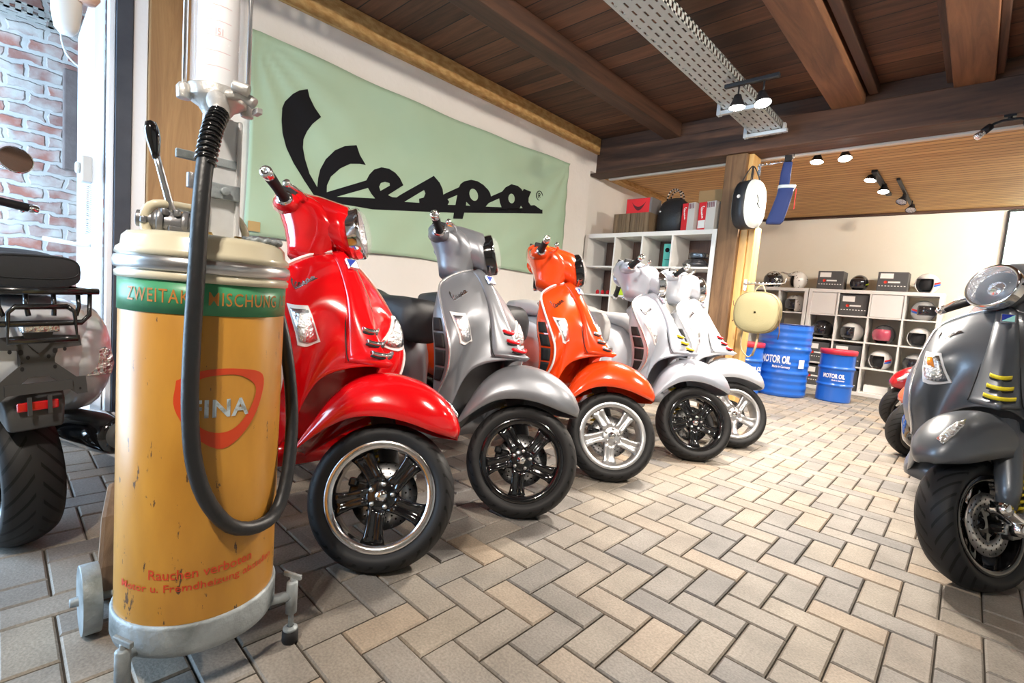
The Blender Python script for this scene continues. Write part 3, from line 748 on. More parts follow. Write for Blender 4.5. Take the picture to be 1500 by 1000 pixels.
        def f(sd=sd):
            mb = MB(); P_ = [(-.53, .11 * sd, 1.128), (-.497, .155 * sd, 1.118), (-.487, .23 * sd, 1.10), (-.495, .28 * sd, 1.085), (-.500, .305 * sd, 1.078)]
            mb.tube(P_, [.007, .008, .0065, .0065, .0065], 8); mb.lathe([(0, -.013), (.008, -.010), (.012, 0), (.008, .010), (0, .013)], 12, 0, Matrix.Translation(P_[-1])); return mb
        part('brake_lever', f, [chrome], hs, key='lever%d' % sd)
    if P.get('mirrors'):
        for sd in (1, -1):
            def f(sd=sd):
                mb = MB(); mb.tube([(-.57, .15 * sd, 1.13), (-.57, .17 * sd, 1.18), (-.58, .24 * sd, 1.24)], .005, 8)
                Mx = Matrix.Translation((-.58, .27 * sd, 1.27)) @ Matrix.Rotation(R(-78), 4, 'Y')
                mb.lathe([(0, -.014), (.04, -.012), (.053, -.002), (.055, .004), (.050, .005)], 28, 0, Mx); mb.lathe([(.050, .004), (0, .004)], 28, 1, Mx); return mb
            part('mirror', f, [chrome, mat('mirror_glass', (.7, .72, .75), .05, 1)], hs, key='mir%d' % sd)
    # ---- body behind the shield
    def f():
        mb = MB(); rings = []
        for x, z0, z1, hy in ((-.40, .24, .33, .20), (-.50, .225, .30, .215), (-.65, .225, .30, .215), (-.80, .23, .32, .20), (-.90, .24, .36, .16)):
            rings.append([(x, y, z) for y, z in ring(0, (z0 + z1) / 2, hy, (z1 - z0) / 2, 20, 4)])
        mb.loft(rings, True); return mb
    part('floorboard', f, [body])
    part('floor_mat', lambda: MB().box((-.63, 0, .303), (.34, .32, .01)), [black_plastic], bevel=.004)
    def f():
        mb = MB(); rings = []
        for x, z0, z1, hy in ((-.74, .27, .42, .10), (-.78, .26, .66, .13), (-.86, .26, .765, .165), (-1.0, .31, .79, .20), (-1.2, .37, .79, .215), (-1.42, .41, .785, .215), (-1.60, .45, .775, .185), (-1.72, .50, .76, .14), (-1.77, .56, .73, .10)):
            rings.append([(x, y, z) for y, z in ring(0, (z0 + z1) / 2, hy, (z1 - z0) / 2, 24, 3)])
        mb.loft(rings, True); return mb
    part('rear_body', f, [body])
    for sd in (1, -1):
        def f(sd=sd):
            mb = MB(); rings = []
            for x, zc, hz, hy, yc in ((-.88, .50, .05, .02, .16), (-.95, .50, .14, .05, .165), (-1.10, .53, .185, .085, .17), (-1.30, .56, .195, .10, .17), (-1.48, .575, .175, .095, .16), (-1.62, .59, .14, .08, .14), (-1.72, .61, .09, .055, .12), (-1.76, .62, .04, .02, .11)):
                rings.append([(x, yc * sd + y, z) for y, z in ring(0, zc, hy, hz, 20, 2.4)])
            mb.loft(rings, True); return mb
        part('side_cowl', f, [body], key='cowl%d' % sd)
        def f(sd=sd):
            mb = MB()
            rings = [[(x, sd * (yc + dy), .585 + dz * .042) for dy, dz in ((-.034, -1), (.028, -1), (.036, -.2), (.030, .75), (.018, 1), (-.034, .8))] for x, yc in ((-1.66, .165), (-1.735, .155), (-1.742, .154))]
            mb.loft(rings[:2], True, 0); mb.loft([rings[1], [(p[0] - .004, p[1], p[2]) for p in rings[1]]], True, 1); return mb
        part('rear_indicator', f, [black_plastic, reflector], key='rind%d' % sd, bevel=.004)
    def f():
        mb = MB(); rings = []
        for x, z0, z1, hy in ((-.685, .67, .78, .07), (-.70, .64, .83, .115), (-.73, .64, .862, .135), (-.85, .74, .868, .145), (-1.05, .785, .865, .155), (-1.2, .785, .885, .155), (-1.28, .785, .905, .155), (-1.45, .785, .91, .15), (-1.62, .785, .895, .135), (-1.68, .79, .87, .10), (-1.70, .80, .85, .05)):
            rings.append([(x, y, z) for y, z in ring(0, (z0 + z1) / 2, hy, (z1 - z0) / 2, 22, 3)])
        mb.loft(rings, True); return mb
    part('seat', f, [P['seat']])
    rwl = part('rear_wheel', lambda: shift(wheel_tyre(.068)), [tyre_m], key='rw'); rwl.matrix_basis = Matrix.Translation((-1.36, 0, .235))
    part('rim', lambda: wheel_rim(.068), [P['rim'], P['lip']], rwl, key='rrim')
    def f():
        mb = MB(); mb.tube([(-1.05, -.16, .30), (-1.12, -.17, .30), (-1.18, -.175, .305), (-1.50, -.19, .34), (-1.58, -.192, .345), (-1.60, -.193, .347)], [.03, .055, .065, .066, .060, .05], 22)
        mb.lathe([(.05, 0), (.03, .006), (.026, .010), (.020, .008), (.018, -.02), (0, -.02)], 20, 1, align((-1.598, -.193, .347), (-1.66, -.195, .352))); return mb
    part('exhaust', f, [black_gloss, grey_plastic])
    def f():
        mb = MB(); mb.tube([(-.98, .12, .28), (-1.03, .16, .12), (-1.08, .19, .012)], .011, 8); mb.tube([(-.98, -.12, .28), (-1.03, -.16, .12), (-1.08, -.19, .012)], .011, 8)
        mb.tube([(-1.03, -.16, .12), (-1.03, .16, .12)], .009, 8); return mb
    if lean < 2: part('centre_stand', f, [black_paint])
    def f():
        mb = MB(); rings = [[(x, y * w, z) for y, z in ((-1, z0), (1, z0), (1.1, z1), (-1.1, z1))] for x, w, z0, z1 in ((-1.60, .068, .47, .58), (-1.70, .064, .44, .55), (-1.75, .060, .415, .50), (-1.77, .056, .41, .47))]
        mb.loft(rings, True); return mb
    part('rear_mudguard', f, [grey_plastic], bevel=.008)
    part('tail_reflector', lambda: MB().box((-1.784, 0, .492), (.012, .125, .026)), [red_lens], bevel=.008)
    def f():
        mb = MB(); mb.loft([[(x, y, z) for y, z in ring(0, .715, hy, hz, 16, 2.5)] for x, hy, hz in ((-1.74, .07, .022), (-1.785, .065, .020), (-1.80, .05, .014))], True); return mb
    if not P.get('rack'): part('tail_light', f, [red_lens])
    if P.get('rack'):
        def f():
            mb = MB(); z = .80
            mb.tube([(-1.30, .19, z), (-1.62, .17, z + .01), (-1.83, .155, z + .01), (-1.86, .12, z + .01), (-1.86, -.12, z + .01), (-1.83, -.155, z + .01), (-1.62, -.17, z + .01), (-1.30, -.19, z)], .0085, 8)
            mb.tube([(-1.86, -.175, z + .012), (-1.86, .175, z + .012)], .0085, 8)
            for y in (-.115, -.04, .04, .115): mb.tube([(-1.84, y, z + .008), (-1.845, y, z - .03), (-1.85, y * .9, z - .055)], .008, 8)
            mb.tube([(-1.85, -.15, z + .008), (-1.852, -.145, z - .055), (-1.852, -.12, z - .075), (-1.852, .12, z - .075), (-1.852, .145, z - .055), (-1.85, .15, z + .008)], .008, 8)
            mb.tube([(-1.86, -.075, z - .03), (-1.862, -.095, z - .045), (-1.862, -.10, z - .12), (-1.862, .10, z - .12), (-1.862, .095, z - .045), (-1.86, .075, z - .03), (-1.86, -.075, z - .03)], .0075, 8)
            return mb
        rk = part('luggage_rack', f, [black_paint])
        def f():  # X shaped plate bracket with holes
            mb = MB(); x = -1.80
            for sd in (1, -1):
                poly = [(0, .665), (.03, .69), (.13, .685), (.135, .655), (.06, .65), (.045, .615), (.115, .565), (.145, .565), (.150, .515), (.115, .515), (.03, .575), (0, .575)]
                mb.add([(x, y * sd, z) for y, z in poly] + [(x - .004, y * sd, z) for y, z in poly], [tuple(range(12)), tuple(reversed(range(12, 24)))] + [(i, (i + 1) % 12, 12 + (i + 1) % 12, 12 + i) for i in range(12)], 0, False)
                for y, z, r_ in ((.05, .645, .008), (.048, .60, .006), (.08, .648, .006), (.115, .675, .003), (.125, .53, .004), (.03, .63, .006)):
                    mb.lathe([(0, 0), (r_, 0)], 10, 1, Matrix.Translation((x - .006, y * sd, z)) @ Matrix.Rotation(R(90), 4, 'Y'))
            mb.box((x + .03, 0, .62), (.06, .10, .06)); mb.box((x - .004, 0, .545), (.012, .20, .028)); mb.prism([(-.045, .70), (.045, .70), (.03, .665), (0, .64), (-.03, .665)], 0, .012, 0, Matrix.Translation((x - .004, 0, 0)) @ Matrix(((0, 0, -1, 0), (1, 0, 0, 0), (0, 1, 0, 0), (0, 0, 0, 1))))
            for y in (-.03, .03): mb.box((x, y, .495), (.008, .012, .05))
            return mb
        part('plate_bracket', f, [grey_plastic, dark_void])
        part('plate_light', lambda: MB().box((-1.825, 0, .715), (.05, .11, .03)), [reflector], bevel=.006)
        def f():
            mb = MB(); rings = [[(x_, y, z) for y, z in ring(0, .852, .105 * k, .046 * k2, 28, 3.5)] for x_, k, k2 in ((-1.60, .96, .92), (-1.61, 1, 1), (-1.79, .97, .97), (-1.80, .94, .92))]
            mb.loft(rings, True); mb.tube([(-1.802, y, z) for y, z in ring(0, .862, .095, .030, 28, 3.5)], .0015, 5, closed=True); return mb
        part('backrest_pad', f, [seat_black], bevel=.006)
    return root
def shift(mb): return mb
TAIL = ('rear_body', 'side_cowl', 'rear_indicator', 'seat', 'rear_mudguard', 'tail_reflector', 'tail_light', 'luggage_rack', 'plate_bracket', 'plate_light', 'backrest_pad')

def paint(name, c, rough=.22, metal=0, coat=1): return mat(name, c, rough, metal, coat)
pal = dict(seat=seat_black, lip=black_gloss, rim=black_gloss, trim=trim_white, grille=chrome, badge=(blue_badge, print_white), cap=chrome)
silver_rim = mat('rim_silver', (.62, .62, .63), .3, .85)
polished = mat('rim_polished', (.8, .8, .82), .16, 1)
scooter('glossy red scooter nearest the yellow dispenser, black wheel with polished rim', (-1.318, .841), 8, 4, 43, dict(pal, body=paint('paint_red', (.66, .003, .006), .16), lip=polished, caliper=black_paint))
scooter('matte grey scooter between the red and the orange one, red grille bars', (-1.305, 1.487), 5, 4, 39, dict(pal, body=mat('paint_matte_grey', (.235, .245, .27), .36, .55, .1), trim=trim_silver, grille=red_paint_small, bezel=black_gloss, lip=black_gloss))
scooter('glossy orange scooter, third in the row, with silver wheel', (-1.312, 2.176), 5, 4, 42, dict(pal, body=paint('paint_orange', (.75, .058, .006), .18), rim=silver_rim, lip=silver_rim, bezel=black_gloss))
scooter('pale silver scooter with black wheel and yellow grille bars, fourth in the row', (-1.197, 2.93), 5, 4, 42, dict(pal, body=mat('paint_silver_white', (.40, .43, .50), .3, .25, .6), seat=seat_grey, trim=trim_silver, grille=yellow_paint, lip=black_gloss))
scooter('white scooter with silver wheel at the far end of the row', (-1.162, 3.488), 5, 4, 42, dict(pal, body=paint('paint_white', (.54, .56, .61), .22), rim=silver_rim, lip=silver_rim, trim=trim_white, grille=red_paint_small, seat=seat_grey))
scooter('dark matte grey scooter at the right edge with yellow grille bars', (.07, 2.40), -86, 2, -38, dict(pal, body=mat('paint_matte_dark', (.135, .145, .16), .36, .5, .15), trim=trim_silver, grille=yellow_paint, badge=(blue_badge, mint_badge), bulb=True, fork=mat('paint_matte_dark', (.1, .1, .1))))
scooter('orange-red scooter mostly hidden behind the dark grey one at right', (-.20, 4.46), 180, 3, 38, dict(pal, body=paint('paint_coral', (.70, .10, .05), .25), rim=black_gloss))
scooter('dark red scooter furthest back on the right side near the helmet shelf', (-.37, 5.60), 180, 3, 38, dict(pal, body=paint('paint_dark_red', (.33, .005, .012), .2), rim=black_gloss))
# left: seen from behind
def rear_scooter():
    # rear wheel touches the floor near (-2.06, .045); the scooter heads away to -X
    scooter('silver-white scooter seen from behind with black rack and reflector, left edge', (-3.395, -.345), 195, 2, 0, dict(pal, body=mat('paint_silver', (.66, .69, .74), .28, .15, .6), mirrors=True, rack=True))
rear_scooter()
SKY = 18.0; SUN = 6.0; EXPO = -0.2; PW = (260, 200, 130)
EXTRA = [(.4, 1.2, 165, (-3.3, 2.6, 1.2)), (-.2, -.7, 125, (-1.6, .6, .5)), (.9, 3.2, 150, (-3.3, 3.2, 1.1)), (1.3, 6.6, 170, (-1.0, 8.2, 1.2)), (.75, 5.9, 130, (-2.2, 8.2, 1.3))]  # added unseen spotlights that brighten the left wall, dispenser and back wall
EXL = ['pair of ceiling spotlights over the open floor in front of the red scooter', 'pair of ceiling spotlights near the front wall lighting the yellow dispenser', 'pair of spotlights on the ceiling over the right row of scooters', 'pair of spotlights in the back room to the right of the screen', 'pair of spotlights in the back room right behind the dark beam']
# ------------------------------------------------------------------ FUEL MIX DISPENSER
def dispenser():
    C0 = V((-1.212, .304, 0)); rt = .152
    t = thing('fuel_mix_dispenser', 'old yellow oil dispenser drum with black hose, glass cylinder and lever in the foreground', 'fuel dispenser', C0)
    W = Matrix.Translation(-C0); rot = R(-6)
    def cyl(phi, r, z): return (r * math.cos(phi + rot), r * math.sin(phi + rot), z)
    yel = bpy.data.materials.new('tank_yellow'); yel.use_nodes = True; nt = yel.node_tree; b = nt.nodes['Principled BSDF']
    tc = nd(nt, 'ShaderNodeTexCoord'); n1 = nd(nt, 'ShaderNodeTexNoise'); n1.inputs['Scale'].default_value = 5; n1.inputs['Detail'].default_value = 5
    mp = nd(nt, 'ShaderNodeMapping'); mp.inputs['Scale'].default_value = (3, 3, 1); nt.links.new(tc.outputs['Object'], mp.inputs[0]); nt.links.new(mp.outputs[0], n1.inputs['Vector'])
    r = nd(nt, 'ShaderNodeValToRGB'); r.color_ramp.elements[0].color = (.47, .215, .03, 1); r.color_ramp.elements[1].color = (.60, .29, .04, 1); r.color_ramp.elements[0].position = .3; r.color_ramp.elements[1].position = .7
    nt.links.new(n1.outputs['Fac'], r.inputs[0])
    n2 = nd(nt, 'ShaderNodeTexNoise'); n2.inputs['Scale'].default_value = 16; n2.inputs['Detail'].default_value = 9; n2.inputs['Roughness'].default_value = .7; nt.links.new(mp.outputs[0], n2.inputs['Vector'])
    sp = nd(nt, 'ShaderNodeSeparateXYZ'); nt.links.new(tc.outputs['Object'], sp.inputs[0])
    thr = mnode(nt, 'ADD', .600, mnode(nt, 'MULTIPLY', sp.outputs[2], .07))
    mask = mnode(nt, 'GREATER_THAN', n2.outputs['Fac'], thr)
    mx = nd(nt, 'ShaderNodeMix', data_type='RGBA'); nt.links.new(mask, mx.inputs['Factor']); nt.links.new(r.outputs[0], mx.inputs['A']); mx.inputs['B'].default_value = (.11, .06, .03, 1)
    nt.links.new(mx.outputs['Result'], b.inputs['Base Color']); b.inputs['Roughness'].default_value = .33
    mb = MB(); mb.lathe([(0, .15), (rt - .002, .15), (rt, .16), (rt, .852), (rt - .004, .858), (0, .858)], 72); mb.build('tank', yel, t)
    mb = MB(); mb.lathe([(rt + .0012, .792), (rt + .0012, .856)], 72, smooth=True); mb.build('green_band', mat('band_green', (.05, .27, .12), .35, var=(20, (.07, .32, .15), .3, .7)), t, solid=.0008)
    mb = MB(); mb.lathe([(0, .098), (rt - .01, .098), (rt + .002, .106), (rt + .006, .12), (rt + .006, .165), (rt + .003, .172), (rt - .001, .172)], 72); mb.build('base_ring', galv, t)
    cream = mat('cream_enamel', (.68, .62, .46), .3, coat=.5, var=(12, (.60, .54, .38), .35, .75))
    mb = MB(); mb.lathe([(rt, .853), (rt + .006, .856), (rt + .007, .866), (rt + .002, .870), (rt + .002, .872)], 72)
    mb.lathe([(rt + .001, .898), (rt + .007, .902), (rt + .005, .912), (rt - .002, .918), (rt - .004, .935), (rt - .012, .944), (rt - .03, .948), (0, .95)], 72); mb.build('lid', cream, t)
    mb = MB(); mb.lathe([(rt, .870), (rt + .008, .874), (rt + .010, .885), (rt + .008, .896), (rt, .900)], 72); mb.build('clamp_band', steel, t)
    # writing
    mb = MB(); text_on(mb, 'ZWEITAKT MISCHUNG 1:20', lambda u, v: cyl(-1.12 + 2.32 * u, rt + .0025, .812 + .026 * v), bold=.004, cell=.03, space=1.12)
    mb.build('band_lettering', mat('print_orange', (.50, .20, .04), .5), t)
    pr_ = mat('print_red', (.62, .06, .02), .45)
    mb = MB(); text_on(mb, 'Rauchen verboten', lambda u, v: cyl(-.72 + 1.25 * u, rt + .0012, .268 + .020 * v), bold=.008, cell=.03)
    text_on(mb, 'Motor u. Fremdheizung abstellen', lambda u, v: cyl(-1.15 + 2.1 * u, rt + .0012, .238 + .020 * v), bold=.008, cell=.03)
    mb.build('warning_lettering', pr_, t)
    # emblem: red shield ring with letters
    def em(x, y): return cyl(.04 + x / rt, rt + .0012, .612 + y)
    mb = MB(); out = crom([(-.074, .054), (-.03, .074), (.03, .076), (.086, .058), (.080, .0), (.048, -.055), (.004, -.085), (-.042, -.055), (-.076, .0), (-.074, .054)], 48)
    inn = crom([(-.058, .034), (-.028, .060), (.03, .063), (.068, .036), (.060, -.004), (.034, -.040), (.003, -.052), (-.030, -.040), (-.056, -.004), (-.058, .034)], 48)
    mb.grid([[em(*p) for p in out], [em(*p) for p in inn]]); mb.build('emblem_ring', mat('emblem_red', (.70, .07, .02), .4), t)
    mb = MB(); text_on(mb, 'FINA', lambda u, v: em(-.050 + .104 * u, -.020 + .036 * v), bold=.03, cell=.03, space=1.1)
    mb.build('emblem_lettering', mat('print_pale_blue', (.55, .66, .72), .5, var=(60, (.30, .33, .32), .5, .62)), t)
    # hose
    hp = [(-1.132, .296, 1.192), (-1.100, .278, 1.156), (-1.080, .266, 1.115), (-1.069, .258, 1.075), (-1.051, .249, .996), (-1.038, .242, .871), (-1.033, .237, .746), (-1.030, .236, .62), (-1.028, .245, .515), (-1.028, .270, .433), (-1.045, .318, .365), (-1.064, .376, .342), (-1.095, .426, .354), (-1.126, .458, .427), (-1.163, .478, .531), (-1.194, .482, .625), (-1.228, .478, .722), (-1.262, .468, .803), (-1.275, .44, .885), (-1.272, .39, .955)]
    hs = [tuple(p) for p in crom(hp, 70)]
    mb = MB(); mb.tube(hs, .0145, 14, M=W); h = mb.build('hose', mat('hose_rubber', (.018, .019, .021), .42, bump=('n', 40, .2)), t)
    top = crom(hp[:4], 150); mb = MB(); pts = []
    for i, p in enumerate(top):
        d = top[min(i + 1, 149)] - top[max(i - 1, 0)]; d /= np.linalg.norm(d); a = np.cross(d, [0, 1, 0]); a /= np.linalg.norm(a); c = np.cross(d, a); q = i / 149 * 2 * math.pi * 13
        pts.append(tuple(p + (a * math.cos(q) + c * math.sin(q)) * .0165))
    mb.tube(pts, .0030, 6, M=W); mb.build('hose_spring', black_gloss, h)
    # column, glass cylinder and fittings
    zc = mat('zinc_channel', (.74, .75, .76), .4, .25, var=(18, (.60, .60, .60), .3, .75))
    mb = MB(); cx, cy = -1.245, .325
    mb.lathe([(0, .945), (.030, .945), (.030, 1.21), (0, 1.21)], 24, 0, W @ Matrix.Translation((cx, cy, 0)))
    mb.box((cx + .028, cy, 1.075), (.012, .075, .26), M=W); mb.box((cx + .036, cy + .03, 1.075), (.012, .008, .26), M=W); mb.box((cx + .036, cy - .03, 1.075), (.012, .008, .26), M=W)
    mb.build('column', zc, t, bevel=.002)
    mb = MB(); mb.box((-1.212, .30, 1.112), (.01, .12, .018), M=W); mb.box((-1.203, .315, 1.05), (.014, .085, .032), M=W); mb.lathe([(0, 0), (.009, 0), (.009, .01), (0, .01)], 12, 0, W @ Matrix.Translation((-1.196, .326, 1.05)) @ Matrix.Rotation(R(90), 4, 'Y'))
    mb.build('clamp', galv, t, bevel=.002)
    gx, gy = -1.232, .316
    mb = MB(); G = W @ Matrix.Translation((gx, gy, 0)); mb.lathe([(.050, 1.262), (.050, 1.75), (.047, 1.75), (.047, 1.264)], 40, 0, G); mb.build('glass_cylinder', mat('thin_glass', (.95, .97, 1), .04, alpha=.16), t)
    mb = MB(); mb.lathe([(0, 1.262), (.037, 1.262), (.038, 1.27), (.038, 1.72), (0, 1.72)], 32, 0, G); mb.build('inner_tube', mat('milky_tube', (.88, .88, .90), .3), t)
    mb = MB(); 
    for k in range(12):
        a0 = -.45; mb.grid([[tuple(G @ V((.0385 * math.cos(a), .0385 * math.sin(a), 1.30 + k * .03 + dz))) for a in np.linspace(-.9, .35, 8)] for dz in (0, .0012)])
    text_on(mb, '151', lambda u, v: tuple(G @ V((.0392 * math.cos(-.42 + .36 * u), .0392 * math.sin(-.42 + .36 * u), 1.362 + .014 * v))), bold=.02)
    mb.build('scale_marks', mat('print_pink', (.72, .36, .36), .6), t)
    mb = MB()
    for dy, dx in ((-.060, .0), (.060, .0), (0, -.062)): mb.tube([(gx + dx, gy + dy, 1.235), (gx + dx, gy + dy, 1.75)], .0045, 8, M=W)
    mb.build('tie_rod', steel, t)
    cast = mat('cast_alloy', (.56, .55, .53), .4, .6, bump=('n', 40, .35))
    mb = MB(); mb.lathe([(0, 1.205), (.022, 1.205), (.034, 1.225), (.056, 1.238), (.056, 1.262), (.044, 1.266), (0, 1.266)], 32, 0, G)
    for dy, dx in ((-.060, .0), (.060, .0)): mb.lathe([(0, 1.226), (.013, 1.226), (.014, 1.25), (.009, 1.258), (0, 1.258)], 14, 0, W @ Matrix.Translation((gx + dx, gy + dy, 0)))
    mb.tube([(gx, gy, 1.235), (-1.17, .300, 1.225), (-1.135, .296, 1.20), (-1.125, .293, 1.185)], [.02, .019, .018, .017], 14, M=W)
    mb.tube([(-1.19, .315, 1.245), (-1.165, .345, 1.25), (-1.15, .365, 1.235)], [.012, .010, .012], 10, M=W); mb.tube([(-1.16, .325, 1.262), (-1.145, .352, 1.255)], [.011, .013], 12, M=W)
    mb.box((-1.155, .372, 1.222), (.03, .012, .012), M=W)
    mb.build('valve_head', cast, t, bevel=.002)
    # pump with lever
    mb = MB(); mb.lathe([(0, 0), (.022, 0), (.022, .06), (.016, .065), (.016, .09), (0, .09)], 18, 0, W @ align((-1.17, .262, .965), (-1.19, .20, .968)))
    for d in (.005, .045): mb.lathe([(.026, d), (.028, d + .004), (.028, d + .010), (.022, d + .012)], 16, 0, W @ align((-1.17, .262, .965), (-1.19, .20, .968)))
    for p in ((-1.16, .235, .985), (-1.165, .215, .985), (-1.18, .185, .966), (-1.16, .225, .945)): mb.lathe([(0, -.007), (.007, -.005), (.007, .006), (0, .008)], 8, 0, W @ Matrix.Translation(p))
    mb.box((-1.175, .245, .952), (.05, .05, .014), M=W)
    mb.tube([(-1.19, .25, .955), (-1.2, .28, 1.0), (-1.205, .285, 1.03)], .011, 10, M=W); mb.lathe([(0, 0), (.012, 0), (.012, .03), (0, .03)], 12, 0, W @ Matrix.Translation((-1.195, .268, 1.045)))
    mb.build('pump_body', mat('pump_iron', (.25, .25, .26), .4, .7, bump=('n', 40, .3)), t, bevel=.0015)
    mb = MB(); mb.tube([(-1.177, .235, .972), (-1.179, .223, 1.014), (-1.182, .209, 1.07), (-1.183, .204, 1.09)], [.007, .0065, .006, .006], 10, M=W); lv = mb.build('pump_lever', steel, t)
    mb = MB(); mb.lathe([(0, -.005), (.006, -.003), (.008, .01), (.0125, .035), (.0125, .05), (.009, .064), (0, .068)], 18, 0, W @ align((-1.183, .203, 1.088), (-1.184, .194, 1.148))); mb.build('lever_grip', black_gloss, lv)
    mb = MB(); mb.tube([tuple(p) for p in crom([(-1.185, .192, .94), (-1.185, .187, .971), (-1.184, .196, .994), (-1.18, .217, 1.001), (-1.209, .275, 1.004), (-1.22, .30, 1.003)], 22)], .009, 12, M=W)
    mb.tube([tuple(p) for p in crom([(-1.25, .325, 1.02), (-1.235, .352, 1.01), (-1.23, .375, .985), (-1.235, .385, .95)], 14)], .008, 12, M=W)
    mb.lathe([(0, 0), (.012, 0), (.008, .006), (0, .006)], 6, 1, W @ Matrix.Translation((-1.14, .34, .949))); mb.lathe([(0, 0), (.012, 0), (.008, .008), (0, .008)], 6, 1, W @ Matrix.Translation((-1.15, .285, .949)))
    mb.build('carry_pipe', [cream, mat('brass', (.55, .36, .12), .35, .8)], t)
    mb = MB(); pts = []
    for a in np.linspace(0, 2 * math.pi, 60, endpoint=False):
        w_ = .004 * math.cos(12 * a); pts.append((-1.135 + (.022 + w_ * .3) * math.cos(a), .385 + (.036 + w_ * .3) * math.sin(a), .951 + .002 * math.sin(12 * a)))
    mb.tube(pts, .0055, 8, M=W, closed=True); mb.build('braided_ring', galv, t)
    # chassis: wheels and levelling feet
    for nm, a, sgn in (('r', (-1.118, .478), 1), ('l', (-1.092, .152), -1)):
        mb = MB(); x, y = a
        mb.tube([(-1.135, .304 + .10 * sgn, .118), (-1.125, .304 + .14 * sgn, .118), (x, y, .118)], .012, 10, M=W)
        mb.lathe([(0, .075), (.013, .075), (.013, .15), (.009, .154), (0, .154)], 14, 0, W @ Matrix.Translation((x, y, 0)))
        arm = mb.build('foot_arm', galv, t)
        mb = MB(); mb.lathe([(0, .012), (.006, .012), (.006, .165), (0, .165)], 10, 0, W @ Matrix.Translation((x, y, 0)))
        mb.lathe([(0, .03), (.017, .03), (.017, .036), (.008, .04)], 16, 0, W @ Matrix.Translation((x, y, 0)))
        mb.box((x, y, .168), (.05, .008, .012), M=W, rot=Matrix.Rotation(R(25), 3, 'Z')); mb.build('levelling_screw', galv, arm, bevel=.002)
        mb = MB(); mb.lathe([(0, 0), (.017, 0), (.019, .005), (.018, .028), (0, .03)], 16, 0, W @ Matrix.Translation((x, y, 0))); mb.build('rubber_foot', rubber, arm)
    for y, x in ((.137, -1.45), (.47, -1.38)):
        mb = MB(); A = W @ Matrix.Translation((x, y, .080)) @ Matrix.Rotation(R(-90), 4, 'X')
        mb.lathe([(0, -.02), (.03, -.02), (.066, -.016), (.080, -.018), (.080, .018), (.066, .016), (.03, .02), (0, .02)], 36, 0, A); mb.lathe([(0, -.036), (.010, -.036), (.012, -.02)], 10, 0, A); mb.build('wheel', galv, t, bevel=.002)
    mb = MB(); mb.tube([(-1.45, .12, .08), (-1.42, .30, .08), (-1.38, .47, .08)], .009, 8, M=W); mb.box((-1.32, .30, .090), (.24, .14, .014), M=W); mb.build('axle_frame', galv, t)
dispenser()
# wooden wedge behind the dispenser
oldwood = wood_mat('old_plank', (.10, .06, .035), (.30, .20, .13), 'z', 6, bump=.5)
mb = MB(); mb.loft([[(-1.72, .215 + yy, 0), (-1.55, .160 + yy, 0), (-1.545, .158 + yy, .10), (-1.58, .168 + yy, .22), (-1.64, .188 + yy, .29), (-1.69, .205 + yy, .27), (-1.73, .22 + yy, .15)] for yy in (0, .045)], True, smooth=False)
tag(mb.build('wooden_block', oldwood, bevel=.012), 'weathered brown wooden block leaning on the floor behind the dispenser wheel', 'wooden block')

# ------------------------------------------------------------------ LEFT ENTRANCE AREA
daylit = mat('door_white', (.82, .83, .85), .35)
t = thing('glass_door', 'open white framed glass door with closer box at the entrance beside the brick wall', 'door', (-3.36, .335, 0))
W = Matrix.Translation((3.36, -.335, 0)); mb = MB()
for x0, x1, z0, z1 in ((-4.16, -4.04, .01, 2.25), (-3.50, -3.38, .01, 2.25), (-4.04, -3.50, .01, .22), (-4.04, -3.50, 2.12, 2.25), (-4.04, -3.50, .95, 1.03)): mb.box(((x0 + x1) / 2, .335, (z0 + z1) / 2), (x1 - x0, .045, z1 - z0), M=W)
mb.build('door_frame', daylit, t, bevel=.004)
mb = MB(); mb.box((-3.77, .335, 1.17), (.54, .008, 1.9), M=W); mb.build('door_pane', mat('frosted_pane', (.86, .88, .92), .25), t)
mb = MB(); mb.box((-3.40, .290, 1.355), (.10, .045, .13), M=W); mb.lathe([(0, 0), (.03, 0), (.03, .018), (0, .02)], 16, 0, W @ Matrix.Translation((-3.40, .2665, 1.36)) @ Matrix.Rotation(R(90), 4, 'X')); mb.build('closer_box', mat('pale_grey_plastic', (.55, .53, .5), .5), t, bevel=.008)
mb = MB(); mb.tube([(-3.40 + .012 * math.cos(a), .298 + .012 * math.sin(a), 1.28 - .25 * a / 150) for a in np.linspace(0, 150, 380)], .0022, 5, M=W); mb.build('closer_spring', steel, t)
mb = MB(); mb.tube([(-3.42, .31, .975), (-3.40, .27, .97), (-3.42, .13, .985)], .011, 8, M=W); mb.build('door_handle', white_plastic, t)
